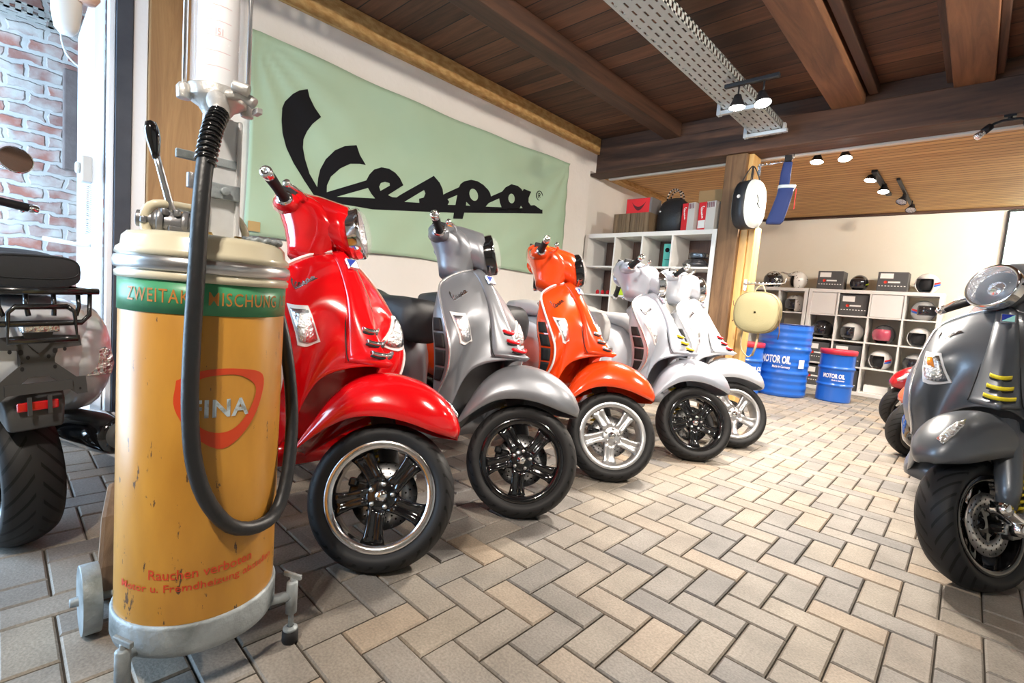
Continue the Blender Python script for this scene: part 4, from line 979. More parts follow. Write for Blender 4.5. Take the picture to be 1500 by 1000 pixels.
# perforated tray, white lamp and cable at the top left
def tray(name, label, x0, x1, y0, y1, z, h, groups, brackets, along='y'):
    t = thing(name, label, 'cable tray', ((x0 + x1) / 2, (y0 + y1) / 2, z)); W = Matrix.Translation((-(x0 + x1) / 2, -(y0 + y1) / 2, -z))
    mb = MB(); w = x1 - x0; cols = groups; pitch = .085; n_ = int((y1 - y0) / pitch); sl = .05; sw = .012
    vs = {}; xs = [x0]
    for c in range(cols):
        xc = x0 + w * (c + .5) / cols; xs += [xc - sw / 2, xc + sw / 2]
    xs.append(x1)
    for j in range(n_):
        ya = y0 + j * pitch
        for i in range(len(xs) - 1):
            isslot = i % 2 == 1; off = (pitch / 2 if ((i // 2) % 2) else .0)
            if not isslot: mb.box(((xs[i] + xs[i + 1]) / 2, ya + pitch / 2, z), (xs[i + 1] - xs[i], pitch, .002), M=W)
            else:
                rem = pitch - sl; mb.box(((xs[i] + xs[i + 1]) / 2, ya + off + rem / 2 - (0 if not off else .0), z), (xs[i + 1] - xs[i], rem, .002), M=W)
    for x in (x0, x1):
        mb.box((x, (y0 + y1) / 2, z + .006), (.002, y1 - y0, .012), M=W); mb.box((x, (y0 + y1) / 2, z + h - .006), (.002, y1 - y0, .012), M=W)
        for j in range(int((y1 - y0) / .05)): mb.box((x, y0 + .05 * j + .01, z + h / 2), (.002, .026, h), M=W)
    mb.build('perforated_tray', mat('tray_zinc', (.46, .48, .46), .45, .5), t)
    for yb in brackets:
        mb = MB(); mb.box(((x0 + x1) / 2, yb, z - .018), (w + .09, .035, .028), M=W); mb.box((x0 - .04, yb, z + .01), (.03, .05, .09), M=W)
        mb.tube([(x0 - .045, yb, z - .04), (x0 - .045, yb, 2.735)], .006, 8, M=W); mb.box((x1 + .02, yb, z + .01), (.02, .04, .06), M=W); mb.build('bracket', mat('bracket_zinc', (.62, .64, .64), .35, .6), t, bevel=.002)
    return t
tray('cable_tray', 'perforated grey metal cable tray hanging under the dark wooden ceiling', -1.60, -1.36, .2, 4.54, 2.455, .06, 5, (3.83, 4.42))
tray('cable_tray', 'perforated metal cable tray above the old brick wall, top left', -4.52, -4.40, -1.6, .25, 2.36, .06, 2, (-.9,))
t = thing('wall_lantern', 'white moulded lamp housing hanging at the top left corner above the brick wall', 'lamp', (-3.05, .19, 1.98))
mb = MB(); rings = []
for z, s_ in ((.50, .9), (.30, .95), (.12, 1), (-.02, .92), (-.08, .75), (-.105, .45)): rings.append([(x, y, z) for x, y in ring(.02 * (1 - s_), 0, .07 * s_, .055 * s_, 22, 3)])
mb.loft(rings, True); mb.build('housing', white_plastic, t)
mb = MB(); mb.lathe([(0, 0), (.04, .005), (.055, .03), (.05, .08), (0, .09)], 24, 0, Matrix.Translation((.06, .055, .03))); mb.build('lamp_dome', mat('peach_shade', (.8, .5, .38), .4), t)
mb = MB(); mb.tube([(0, 0, .5), (0, 0, .76)], .012, 8); mb.build('hanger', steel, t)
mb = MB(); pts = [tuple(p) for p in crom([(-4.50, .255, 2.40), (-4.50, .26, 2.30), (-4.50, .29, 2.22), (-4.51, .36, 2.17), (-4.52, .44, 2.17)], 24)]; mb.tube(pts, .006, 8); tag(mb.build('cable', white_plastic), 'white cable looping down from the tray on the old brick wall', 'cable')
slab('trim_%d' % n, -4.598, -4.53, .27, .79, 1.50, 2.15, mat('sandstone', (.15, .115, .11), .85, var=(6, (.21, .17, .16), .3, .7), bump=('n', 20, .4)), .01); n += 1

# ------------------------------------------------------------------ CUBE SHELVES
def cube_shelf(label, xs, zs, y0, depth, doors=(), th=.045, inner=.018):
    cx = (xs[0] + xs[-1]) / 2; t = thing('cube_shelf', label, 'shelf', (cx, y0 + depth / 2, 0)); W = Matrix.Translation((-cx, -y0 - depth / 2, 0)); yc = y0 + depth / 2
    mb = MB(); zt, zb = zs[0], zs[-1]
    for x, s_ in ((xs[0], 1), (xs[-1], -1)): mb.box((x + s_ * th / 2, yc, (zt + zb) / 2), (th, depth, zt - zb), M=W)
    for z, s_ in ((zt, -1), (zb, 1)): mb.box((cx, yc, z + s_ * th / 2), (xs[-1] - xs[0] - 2 * th, depth, th), M=W)
    mb.build('carcass', white_lac, t, bevel=.002)
    for x in xs[1:-1]: MB().box((x, yc, (zt + zb) / 2), (inner, depth - .004, zt - zb - 2 * th), M=W).build('upright', white_lac, t, bevel=.001)
    for z in zs[1:-1]:
        mb = MB()
        for a, b_ in zip(xs[:-1], xs[1:]):
            l = a + (th if a == xs[0] else inner / 2); r_ = b_ - (th if b_ == xs[-1] else inner / 2); mb.box(((l + r_) / 2, yc, z), (r_ - l, depth - .008, inner), M=W)
        mb.build('shelf_board', white_lac, t, bevel=.001)
    for i, j in doors:
        l, r_ = xs[i] + (th if i == 0 else .011), xs[i + 1] - (th if i == len(xs) - 2 else .011); tz, bz = zs[j] - (th if j == 0 else .011), zs[j + 1] + (th if j == len(zs) - 2 else .011)
        MB().box(((l + r_) / 2, y0 + .02, (tz + bz) / 2), (r_ - l - .004, .016, tz - bz - .004), M=W).build('door', white_lac, t, bevel=.002)
    return t
KY = 4.62
cube_shelf('white cube shelf behind the row of scooters with boxes and a black bag on top', [-3.375, -2.975, -2.645, -2.31, -1.872], [1.695, 1.33, 1.015, .70, .385, .0], KY, .39)
HY = 7.80
cube_shelf('wide white cube shelf along the back wall filled with helmets and grey boxes', [-1.775, -1.42, -1.065, -.71, -.345], [1.385, 1.035, .70, .365, .0], HY, .39, doors=((0, 0), (2, 0)))
cube_shelf('narrow white cube shelf behind the large blue oil drum', [-2.53, -2.155, -1.785], [1.385, 1.035, .70, .365, .0], HY, .39)
# planks standing behind the first shelf
o = MB().box((-2.71, 5.025, .845), (1.42, .022, 1.69)).build('wood_panel', wood_mat('brown_panel', (.06, .03, .02), (.16, .085, .055), 'z', 4)); tag(o, 'dark brown wooden panel standing behind the white shelf of the scooter row', 'panel')

def crate(x0, x1, z, label):
    t = thing('wooden_crate', label, 'crate', ((x0 + x1) / 2, KY + .15, z), group=None); w = x1 - x0; h = .205; d = .25
    m = wood_mat('crate_wood', (.07, .045, .025), (.22, .15, .085), 'z', 6)
    for k in range(4): MB().box((-w / 2 + w * (k + .5) / 4, -d / 2, h / 2), (w / 4 - .004, .012, h)).build('front_slat', m, t, bevel=.001)
    mb = MB(); mb.box((-w / 2 + .006, 0, h / 2), (.012, d - .014, h)); mb.box((w / 2 - .006, 0, h / 2), (.012, d - .014, h)); mb.box((0, d / 2 - .006, h / 2), (w - .026, .012, h)); mb.box((0, 0, .008), (w - .026, d - .028, .014)); mb.box((0, 0, h - .008), (w - .026, d - .028, .012)); mb.build('crate_body', m, t)
crate(-3.03, -2.825, 1.697, 'dark wooden crate at the left end on top of the white shelf')
crate(-2.82, -2.605, 1.697, 'dark wooden crate under the red box beside the black bag')
# red box with dark crescent
t = thing('carton', 'red carton with a dark crescent print standing on the wooden crates', 'box', (-2.76, KY + .16, 1.9035))
MB().box((0, 0, .08), (.30, .20, .16)).build('box_body', mat('carton_grey', (.16, .15, .15), .6), t, bevel=.002)
mb = MB().box((-.01, -.1015, .08), (.27, .002, .152)); mb.build('red_face', mat('carton_red', (.68, .02, .03), .5), t)
mb = MB(); up = [(-.085 + .17 * q, .125 - .055 * math.sin(math.pi * q) ** .8) for q in np.linspace(0, 1, 20)]; lo = [(x, z - .0 - .04 * math.sin(math.pi * (x + .085) / .17)) for x, z in up]
mb.grid([[(x, -.1035, z) for x, z in up], [(x, -.1035, z) for x, z in lo]], smooth=False); mb.build('crescent_print', mat('print_maroon', (.09, .01, .015), .6), t)
# black shopping bag with beaded handles
t = thing('handbag', 'large black leather bag with studded handles on top of the white shelf', 'bag', (-2.43, KY + .22, 1.697))
mb = MB(); rings = []
for z, a, b_ in ((0, .14, .10), (.02, .16, .12), (.16, .165, .125), (.26, .155, .11), (.32, .13, .08), (.365, .075, .03), (.372, .03, .01)): rings.append([(x, y, z) for x, y in ring(0, 0, a, b_, 28, 2.6)])
mb.loft(rings, True); mb.build('bag_body', mat('black_leather', (.02, .02, .022), .35, bump=('n', 90, .4)), t)
for yy in (-.035, .035):
    mb = MB(); 
    for k in range(19):
        a = math.pi * k / 18; mb.lathe([(0, -.009), (.008, -.005), (.010, 0), (.008, .005), (0, .009)], 8, k % 2, Matrix.Translation((.075 * math.cos(a), yy, .355 + .10 * math.sin(a))))
    mb.build('handle', [black_gloss, mat('stud_pale', (.6, .5, .42), .3, .6)], t)
mb = MB(); mb.lathe([(0, 0), (.014, 0), (.014, .004), (0, .004)], 14, 0, Matrix.Translation((-.10, -.118, .22)) @ Matrix.Rotation(R(90), 4, 'X')); mb.build('bag_badge', steel, t)
def red_box(x, w, d, label, tape):
    t = thing('parts_box', label, 'box', (x, KY + .045 + d / 2, 1.697), (0, 0, R(-14))); h = .27
    MB().box((0, 0, h / 2), (w, d, h)).build('box_body', mat('carton_white', (.62, .60, .57), .6), t, bevel=.002)
    mb = MB().box((-w / 2 + w * .23, -d / 2 - .001, h / 2), (w * .46, .002, h)); mb.box((-w / 2 - .001, 0, h / 2), (.002, d, h)); mb.build('red_panel', mat('carton_red', (.68, .02, .03), .5), t)
    mb = MB()
    for k in range(4): mb.add([(0 + k * w * .12 + q * w * .06, -d / 2 - .0016, h * .97 - .05 * v_ ) for q, v_ in ((-.5, 0), (.5, 0), (1.1, 1), (.1, 1))], [(0, 1, 2, 3)], 0, False)
    mb.build('stripe_print', mat('print_navy_red', (.16, .02, .05), .6), t)
    mb = MB(); flat_to_mesh(LV, LF, lambda y, z: (-w / 2 + w * .12 + w * .24 * (z - LZ0) / (LZ1 - LZ0), -d / 2 - .0026, h * .86 - h * .46 * (y - LX0) / (LX1 - LX0)), mb)
    mb.build('vertical_print', print_white, t)
    if tape: MB().box((-w / 2 + w * .24, -d / 2 - .003, h * .22), (w * .42, .001, h * .28)).build('paper_label', print_white, t)
red_box(-2.18, .145, .13, 'small red and white carton beside the black bag on the white shelf', False)
red_box(-1.995, .185, .13, 'red and white carton with paper label at the right end of the white shelf', True)
o = MB().box((-2.07, KY + .31, 1.697 + .215), (.26, .12, .43)).build('cardboard_box', mat('cardboard', (.45, .28, .13), .8), bevel=.003); tag(o, 'tall brown cardboard box behind the red and white cartons', 'box')
# shelf contents
t = thing('gift_box', 'turquoise picture box standing in the third compartment of the top row', 'box', (-2.40, KY + .18, 1.3395), (0, 0, R(4)))
MB().box((0, 0, .125), (.138, .05, .25)).build('box_body', mat('turquoise', (.10, .50, .42), .5), t, bevel=.002)
mb = MB().lathe([(0, 0), (.024, 0)], 20, 0, Matrix.Translation((-.03, -.0262, .185)) @ Matrix.Rotation(R(90), 4, 'X')); mb.tube([(-.03, -.0262, .185), (.02, -.0262, .14), (.045, -.0262, .10)], .002, 5); mb.box((-.01, -.0262, .085), (.08, .001, .007)); mb.build('line_print', logo_black, t)
mb = MB().lathe([(0, 0), (.020, 0)], 18, 0, Matrix.Translation((.035, -.0266, .085)) @ Matrix.Rotation(R(90), 4, 'X')); mb.build('spot_print', mat('print_mustard', (.55, .40, .05), .5), t)
def lump(name, label, cat, c, s_, m, n_=3, sd=1):
    rd = random.Random(sd); bm = bmesh.new(); bmesh.ops.create_icosphere(bm, subdivisions=n_, radius=1)
    ph = [rd.uniform(0, 6) for _ in range(6)]
    for v in bm.verts:
        k = 1 + .12 * math.sin(4 * v.co.x + ph[0]) + .1 * math.sin(5 * v.co.y + ph[1]) + .08 * math.sin(7 * v.co.z + ph[2]); x, y, z = v.co * k
        v.co = (math.copysign(abs(x) ** .75, x) * s_[0] / 2, math.copysign(abs(y) ** .75, y) * s_[1] / 2, max(math.copysign(abs(z) ** .75, z), -.86) * s_[2] / 2)
    zm = min(v.co.z for v in bm.verts)
    for v in bm.verts: v.co.z -= zm
    me = bpy.data.meshes.new(name); bm.to_mesh(me); bm.free(); me.materials.append(m)
    for p in me.polygons: p.use_smooth = True
    o = bpy.data.objects.new(name, me); col.objects.link(o); o.location = c; tag(o, label, cat); return o
bagm = mat('wrapped_black', (.03, .03, .035), .15, coat=1, bump=('n', 60, 1.0))
lump('wrapped_shoe', 'black item in shiny plastic wrap lying in the right compartment of the top row', 'shoe', (-2.10, KY + .15, 1.3395), (.26, .2, .09), bagm, sd=3)
lump('wrapped_shoe', 'smaller black item in shiny wrap lying on top of the other one', 'shoe', (-2.09, KY + .16, 1.432), (.17, .14, .07), bagm, sd=5)
hv = mat('hi_vis_green', (.50, .68, .03), .6); hv2 = mat('pale_yellow_green', (.55, .58, .16), .6)
lump('folded_vest', 'folded pale yellow cloth in the second compartment of the top row', 'cloth', (-2.81, KY + .14, 1.3395), (.24, .2, .03), hv2, sd=8)
o = MB().box((-2.86, KY + .12, 1.0245 + .062), (.145, .10, .124)).build('vest_pack', hv, bevel=.01); tag(o, 'bright neon green pack standing in the second compartment of the second row', 'pack')
lump('vest_pouch', 'flat neon green pouch beside the neon pack on the second row', 'pouch', (-2.72, KY + .12, 1.0245), (.11, .12, .05), hv, sd=4)
for x in (-3.22, -3.15, -3.08): tag(MB().lathe([(0, 0), (.018, 0), (.02, .03), (.012, .05), (0, .052)], 14, 0).build('small_bottle', red_paint_small, loc=(x, KY + .12, 1.0242)), 'small red bottle in the left compartment of the second row', 'bottle', 'red bottles in the left shelf compartment')

# ------------------------------------------------------------------ HELMETS
def helmet(c, yaw, shell, label, kind='jet', stripe=None, visor=None, s_=1.0):
    t = thing('helmet', label, 'helmet', c, (0, 0, R(yaw)))
    t.scale = (s_, s_, s_)
    def sph(az, el, r=1.0, sq=1): # front at -Y
        a, e = R(az), R(el); return (.118 * r * math.cos(e) * math.sin(a), -.138 * r * math.cos(e) * math.cos(a), .135 + .128 * r * math.sin(e) * (1 if el > 0 else 1.0))
    def shellgrid(inner=False):
        rows = []; bot = -62 if kind == 'full' else -50
        return bot
    mb = MB(); NA = 48; els = list(np.linspace(-58, 90, 22))
    def inopen(az, el):
        a = abs(((az + 180) % 360) - 180)
        if kind == 'full': return a < 62 and -24 < el < 28
        return a < 60 - max(0, (-20 - el)) * .1 and el < 26
    idx = {}; vs = []; fs = []
    for j, e in enumerate(els):
        for i in range(NA): vs.append(sph(i * 360 / NA, e)); 
    for j in range(len(els) - 1):
        for i in range(NA):
            az = (i + .5) * 360 / NA; el = (els[j] + els[j + 1]) / 2
            if inopen(az, el): continue
            fs.append((j * NA + i, j * NA + (i + 1) % NA, (j + 1) * NA + (i + 1) % NA, (j + 1) * NA + i))
    mb.add(vs, fs); mb.build('shell', shell, t, solid=.010)
    mb = MB(); mb.lathe([(.088 * math.cos(R(e)), .105 * math.sin(R(e))) for e in range(-50, 91, 14)], 28, 0, Matrix.Translation((0, .008, .135))); mb.build('lining', mat('helmet_lining', (.02, .02, .022), .8), t, solid=.004)
    if visor is not None:
        rows = [[sph(a, e, 1.05) for a in np.linspace(-64, 64, 17)] for e in np.linspace(-22 if kind == 'full' else -34, 30, 9)]; mb = MB(); mb.grid(rows); mb.build('visor', visor, t, solid=.003)
    if stripe:
        for k, m in enumerate(stripe):
            for sg in (1, -1):
                mb = MB(); mb.grid([[sph(sg * a, e + (abs(a) - 60) * .25, 1.055) for a in np.linspace(62, 100, 9)] for e in (-12 + 11 * k - 6, -12 + 11 * k + 4)]); mb.build('stripe', m, t, solid=.001)
    if kind == 'cross':
        mb = MB(); rows = [[(x, -.10 - .11 * q, .225 + .02 * q - .9 * x * x) for x in np.linspace(-.09 + .02 * q, .09 - .02 * q, 9)] for q in np.linspace(0, 1, 6)]; mb.grid(rows); mb.build('peak', shell, t, solid=.005)
    zb = .135 + .128 * math.sin(R(-58))
    t.location.z += -zb * s_ + .006
    return t
hw_, hb_, hg_, hs_ = mat('helmet_white', (.75, .74, .72), .2, coat=1), mat('helmet_black', (.012, .012, .013), .12, coat=1), mat('helmet_graphite', (.07, .07, .075), .18, coat=1), mat('helmet_grey', (.42, .42, .42), .25, coat=1)
vis_d = mat('visor_dark', (.02, .02, .025), .05, coat=1); vis_p = mat('visor_pink', (.5, .08, .13), .12, coat=.8); hx = mat('helmet_pattern', (.03, .03, .03), .2, coat=1, var=(26, (.55, .58, .56), .48, .54)); hwx = mat('helmet_pattern_white', (.78, .77, .74), .2, coat=1, var=(22, (.12, .10, .09), .60, .64))
tri = (mat('stripe_blue', (.02, .12, .6), .4), red_paint_small)
ys = HY + .17; top_ = 1.387
helmet((-2.30, ys, top_), -35, hx, 'black and silver patterned helmet at the left end on top of the helmet shelf', visor=vis_d, s_=.98)
helmet((-1.99, ys, top_), -60, hwx, 'white helmet with dark pattern beside the black and silver one on the shelf top', kind='cross', visor=None)
helmet((-1.235, ys, top_), -10, hb_, 'small black and green helmet between the two grey boxes on the shelf top', visor=vis_d, stripe=(hv,), s_=.85)
helmet((-.53, ys, top_), -25, hw_, 'white helmet with blue and red stripe at the right end of the shelf top', stripe=tri, s_=1.0)
helmet((-1.965, ys, 1.046), -50, hwx, 'white patterned helmet in the narrow shelf above the large drum', visor=vis_d)
helmet((-.53, ys, 1.046), 35, hs_, 'grey helmet with blue and red stripe in the top right compartment', kind='full', stripe=tri, visor=vis_d)
helmet((-1.59, ys, .711), -30, hb_, 'glossy black helmet in the second row above the right drum', visor=vis_d)
helmet((-1.24, ys, .711), -40, hw_, 'plain white helmet with dark visor in the second row beside the glossy black one', visor=vis_d)
helmet((-.89, ys, .711), -20, hg_, 'graphite helmet with a pink visor in the second row', visor=vis_p)
helmet((-.53, ys, .711), -20, hw_, 'white open helmet with black lining at the right end of the second row')
helmet((-.89, ys, .376), -30, hw_, 'white open helmet with blue and red stripe in the third row', stripe=tri)
helmet((-.53, ys, .376), -30, hs_, 'grey helmet with blue and red stripe low on the right, third row', stripe=tri, visor=vis_d)
boxm = mat('box_grey', (.085, .085, .088), .6)
def hbox(x, z, w, h, label):
    t = thing('helmet_box', label, 'box', (x, HY + .17, z), group=None)
    MB().box((0, 0, h / 2), (w, .27, h)).build('box_body', boxm, t, bevel=.003)
    MB().box((-w * .20, -.1362, h * .79), (w * .44, .001, h * .26)).build('paper_label', print_white, t)
    MB().lathe([(0, 0), (.019, 0), (.019, .001)], 16, 0, Matrix.Translation((-w * .22, -.1358, h * .47)) @ Matrix.Rotation(R(90), 4, 'X')).build('red_mark', mat('mark_red', (.75, .04, .02), .5), t)
    mb = MB(); mb.box((w * .06, -.1362, h * .47), (w * .40, .001, .020))
    for k in range(9): mb.box((-w * .42 + w * .84 * k / 8, -.1362, h * .27), (w * .055, .001, .010))
    mb.build('print_marks', print_white, t)
hbox(-1.55, top_, .30, .245, 'grey helmet box with white label, left one on the shelf top')
hbox(-.87, top_, .31, .245, 'grey helmet box with white label, right one on the shelf top')
hbox(-1.243, 1.0455, .31, .278, 'grey helmet box inside the top row between two closed white doors')
hbox(-1.587, .3755, .27, .275, 'grey helmet box in the third row, leftmost, behind the right drum')
hbox(-1.243, .3755, .31, .275, 'grey helmet box in the third row beside the open white helmet')
hbox(-1.587, .0465, .27, .275, 'grey helmet box at the bottom left of the helmet shelf')
hbox(-1.243, .0465, .31, .275, 'grey helmet box in the bottom row, second from left')
o = MB().box((-.89, HY + .2, .047 + .05), (.26, .2, .10)).build('storage_tray', white_plastic, bevel=.006); tag(o, 'low white box in the bottom row of the helmet shelf', 'box')
hbox(-.545, .0465, .27, .25, 'grey helmet box at the bottom right of the helmet shelf')
lump('folded_gloves', 'dark folded gloves in the left compartment of the narrow shelf', 'gloves', (-2.33, HY + .15, 1.046), (.22, .18, .14), mat('dark_cloth', (.05, .045, .04), .8), sd=11)
lump('cloth_pile', 'pale folded cloth on the narrow shelf just above the large drum', 'cloth', (-1.97, HY + .15, .711), (.26, .2, .17), mat('pale_cloth', (.62, .58, .52), .8), sd=12)

# ------------------------------------------------------------------ OIL DRUMS
blue = mat('drum_blue', (.018, .135, .60), .28, coat=.5); redlid = mat('drum_lid_red', (.60, .03, .06), .35, coat=.4)
def drum(c, r, h, label, text_a, lid=True, ribs=4, fs=1.0):
    t = thing('oil_drum', label, 'oil drum', c); prof = [(0, 0), (r * .97, 0), (r, .01), (r, .02)]
    for z in np.linspace(.03, h - .05, 60):
        f = 0
        for q in (.33, .66): f += math.exp(-((z / h - q) / .022) ** 2) * .014
        if ribs > 2: f += .0035 * (1 + math.sin(z / h * 62)) * (1 if (.42 < z / h < .58 or z / h > .74 or z / h < .24) else 0)
        prof.append((r + f, z))
    prof += [(r, h - .03), (r + .004, h - .012), (r - .004, h), (r - .02, h - .01), (0, h - .012)]
    MB().lathe(prof, 56).build('drum_body', blue, t)
    if lid: MB().lathe([(r + .004, h - .045), (r + .013, h - .04), (r + .014, h + .004), (r + .006, h + .014), (r - .02, h + .010), (0, h + .008)], 56).build('lid', redlid, t)
    else: MB().lathe([(r - .002, h - .012), (r + .007, h - .008), (r + .007, h + .004), (r - .006, h + .004), (r - .012, h - .010)], 56).build('rim_ring', mat('drum_navy', (.01, .03, .18), .3, coat=.5), t)
    mb = MB(); rr = r + .0165
    def cy(u, v, a0, a1, z0, hh): a = R(a0 + (a1 - a0) * u); return (rr * math.cos(a), rr * math.sin(a), z0 + hh * v)
    a0, a1 = text_a
    z0 = h * .47 if lid else h * .46
    text_on(mb, 'MOTOR OIL', lambda u, v: cy(u, v, a0, a1, z0, .062 * fs), bold=.035, cell=.05)
    text_on(mb, 'Made in Germany', lambda u, v: cy(u, v, a0 + (a1 - a0) * .42, a1, z0 - .042 * fs, .027 * fs), bold=.02, cell=.05)
    mb.build('drum_lettering', print_white, t)
    if fs > 1:
        mb = MB(); mb.grid([[cy(u, v, a1 + 18, a1 + 32, z0 - .04, .10) for u in np.linspace(0, 1, 5)] for v in (0, 1)]); mb.build('drum_label', print_white, t)
    return t
drum((-1.70, 6.62, 0), .285, .86, 'large blue oil drum with white lettering in front of the narrow shelf', (-120, -58), lid=False, fs=1.5)
drum((-1.165, 6.84, 0), .178, .60, 'small blue oil drum with red lid, the one at the right standing free', (-118, -52), ribs=2, fs=.85)
drum((-1.99, 6.22, 0), .178, .60, 'small blue oil drum with red lid partly hidden behind the white scooter', (-80, -10), ribs=2, fs=.85)

# ------------------------------------------------------------------ HANGING BAGS ON THE POST
def hook_rail(z, x1, label):
    t = thing('hook_rail', label, 'hook rail', (-1.57, 4.64, z)); m = mat('rail_chrome', (.7, .7, .72), .25, .9)
    mb = MB(); mb.box((0, -.004 + .01, 0), (.025, .012, .10)); mb.build('wall_plate', m, t, bevel=.002)
    mb = MB(); L = x1 + 1.57; mb.tube([(0, -.01, .0), (.02, -.10, 0), (L, -.12, .01)], .006, 8)
    for k in range(int(L / .03)): mb.lathe([(0, -.010), (.006, -.006), (.006, .006), (0, .010)], 6, 0, Matrix.Translation((.03 + k * .03, -.10 - .02 * (k * .03) / L, .012)))
    mb.tube([(L, -.12, .01), (L + .03, -.13, .02), (L + .035, -.13, .06)], .005, 6); mb.build('rail', m, t); return t
hook_rail(2.205, -1.30, 'chrome hook rail at the top of the post carrying the round and navy bags')
hook_rail(1.185, -1.24, 'chrome hook rail low on the post carrying the khaki bag')
leather = mat('bag_black', (.022, .024, .03), .4, bump=('n', 80, .2)); whitev = mat('bag_white', (.68, .74, .72), .3, coat=.4)
t = thing('round_bag', 'round shoulder bag with black side and pale face hanging on the post', 'bag', (-1.575, 4.50, 1.67), (0, 0, R(72)))
mb = MB(); prof = [(.0, .0)]; out = ring(0, .20, .14, .205, 36, 2.6)
mb.loft([[(x, -.06, z) for x, z in out], [(x, .06, z) for x, z in out]], False); mb.build('side_band', leather, t, solid=.004)
for yy, s_ in ((-.06, -1), (.06, 1)):
    mb = MB(); mb.loft([[(x * k, yy + s_ * d, .20 + (z - .20) * k) for x, z in out] for k, d in ((1, 0), (.93, .012), (.7, .022), (.3, .026), (.02, .027))], False); mb.build('bag_face', whitev, t)
for yy in (-.045, .045):
    mb = MB(); mb.tube([tuple(p) for p in crom([(-.07, yy, .38), (-.03, yy * .4, .49), (0, 0, .535), (.03, yy * .4, .49), (.07, yy, .38)], 14)], .005, 6); mb.build('strap', leather, t)
mb = MB(); mb.lathe([(0, 0), (.016, 0), (.016, .003)], 14, 0, Matrix.Translation((-.142, 0, .25)) @ Matrix.Rotation(R(-90), 4, 'Y')); mb.build('round_badge', print_white, t)
mb = MB(); mb.tube([(-.02, -.089, .27), (.01, -.089, .22), (-.01, -.089, .20), (.03, -.089, .17)], .003, 5); mb.build('face_print', logo_black, t)
t = thing('cloth_bag', 'navy blue folded cloth bag with pale cuff hanging from the end of the rail', 'bag', (-1.30, 4.49, 1.69), (0, 0, R(15)))
navy = mat('navy_cloth', (.025, .045, .16), .8, bump=('n', 120, .2))
mb = MB(); rings = [[(cx + x, y, z) for x, y in ring(0, 0, a, b_, 18, 3)] for z, cx, a, b_ in ((0, -.05, .055, .03), (.02, -.045, .065, .035), (.12, -.02, .062, .035), (.24, .005, .058, .032), (.30, .012, .060, .034))]; mb.loft(rings, True); mb.build('lower_pouch', navy, t)
mb = MB(); rings = [[(cx + x, y, z) for x, y in ring(0, 0, a, b_, 18, 3)] for z, cx, a, b_ in ((.29, .012, .066, .039), (.315, .014, .066, .039))]; mb.loft(rings, True); mb.build('pale_cuff', mat('cuff_pale', (.62, .70, .72), .7), t)
mb = MB(); rings = [[(cx + x, y, z) for x, y in ring(0, 0, a, b_, 18, 3)] for z, cx, a, b_ in ((.31, -.008, .040, .025), (.42, -.006, .038, .024), (.50, .0, .034, .02), (.505, .0, .03, .015))]; mb.loft(rings, True); mb.build('upper_pouch', navy, t)
MB().box((.0, 0, .535), (.055, .035, .05)).build('top_clip', black_plastic, t, bevel=.004)
MB().box((.085, 0, .20), (.006, .05, .16)).build('red_tag', red_paint_small, t)
t = thing('shoulder_bag', 'khaki round-cornered bag hanging low on the post in front of the oil drums', 'bag', (-1.37, 4.42, .77), (0, 0, R(-2)))
kh = mat('khaki_fabric', (.29, .26, .145), .55, bump=('n', 200, .2)); out = ring(0, .17, .178, .172, 40, 2.6)
mb = MB(); mb.loft([[(x * k, d, .17 + (z - .17) * k) for x, z in out] for k, d in ((.05, -.062), (.6, -.060), (.92, -.054), (.99, -.045), (1, -.03), (1, .03), (.99, .045), (.9, .055), (.05, .058))], False); mb.build('bag_body', kh, t)
for d in (-.040, .032):
    mb = MB(); mb.tube([(x * 1.005, d, .17 + (z - .17) * 1.005) for x, z in out], .005, 6, closed=True); mb.build('piping', mat('khaki_dark', (.20, .16, .08), .5), t)
mb = MB(); mb.tube([tuple(p) for p in crom([(-.10, .0, .02), (-.105, .0, -.08), (-.09, .0, -.16), (-.03, .0, -.215), (.01, 0, -.17)], 16)], .006, 6); mb.tube([(.03, 0, .02), (.02, 0, -.12), (.0, 0, -.20)], .010, 6); mb.build('dangling_strap', mat('strap_tan', (.36, .28, .17), .7), t)
mb = MB(); mb.tube([tuple(p) for p in crom([(-.05, .0, .325), (-.03, .01, .375), (.0, .03, .405), (.03, .01, .375), (.05, .0, .325)], 12)], .006, 6); mb.build('top_handle', kh, t)
mb = MB(); mb.tube([(-.17, 0, .20), (-.20, -.01, .22), (-.205, -.01, .26)], .004, 6); mb.tube([(-.17, 0, .12), (-.20, 0, .08)], .004, 6); mb.tube([(.17, 0, .15), (.19, 0, .02), (.185, 0, -.04)], .004, 6); mb.build('side_cord', mat('cord_brown', (.14, .07, .03), .7), t)

# ------------------------------------------------------------------ SCREEN ON THE BACK WALL
t = thing('wall_screen', 'bright white and mint screen mounted high on the back wall, right edge', 'screen', (.66, 8.215, 1.73))
MB().box((0, 0, .34), (1.16, .04, .68)).build('screen_case', black_plastic, t, bevel=.004)
MB().box((0, -.0215, .34), (1.12, .003, .64)).build('screen_panel', mat('screen_glow', (.8, .95, .92), .3, emit=(.72, .95, .92), es=2.2), t)
mb = MB(); mb.box((-.30, -.0245, .08), (.012, .002, .07)); mb.box((-.27, -.0245, .125), (.07, .002, .02)); mb.build('screen_image', mat('screen_green', (.05, .35, .28), .3, emit=(.1, .5, .4), es=.8), t)

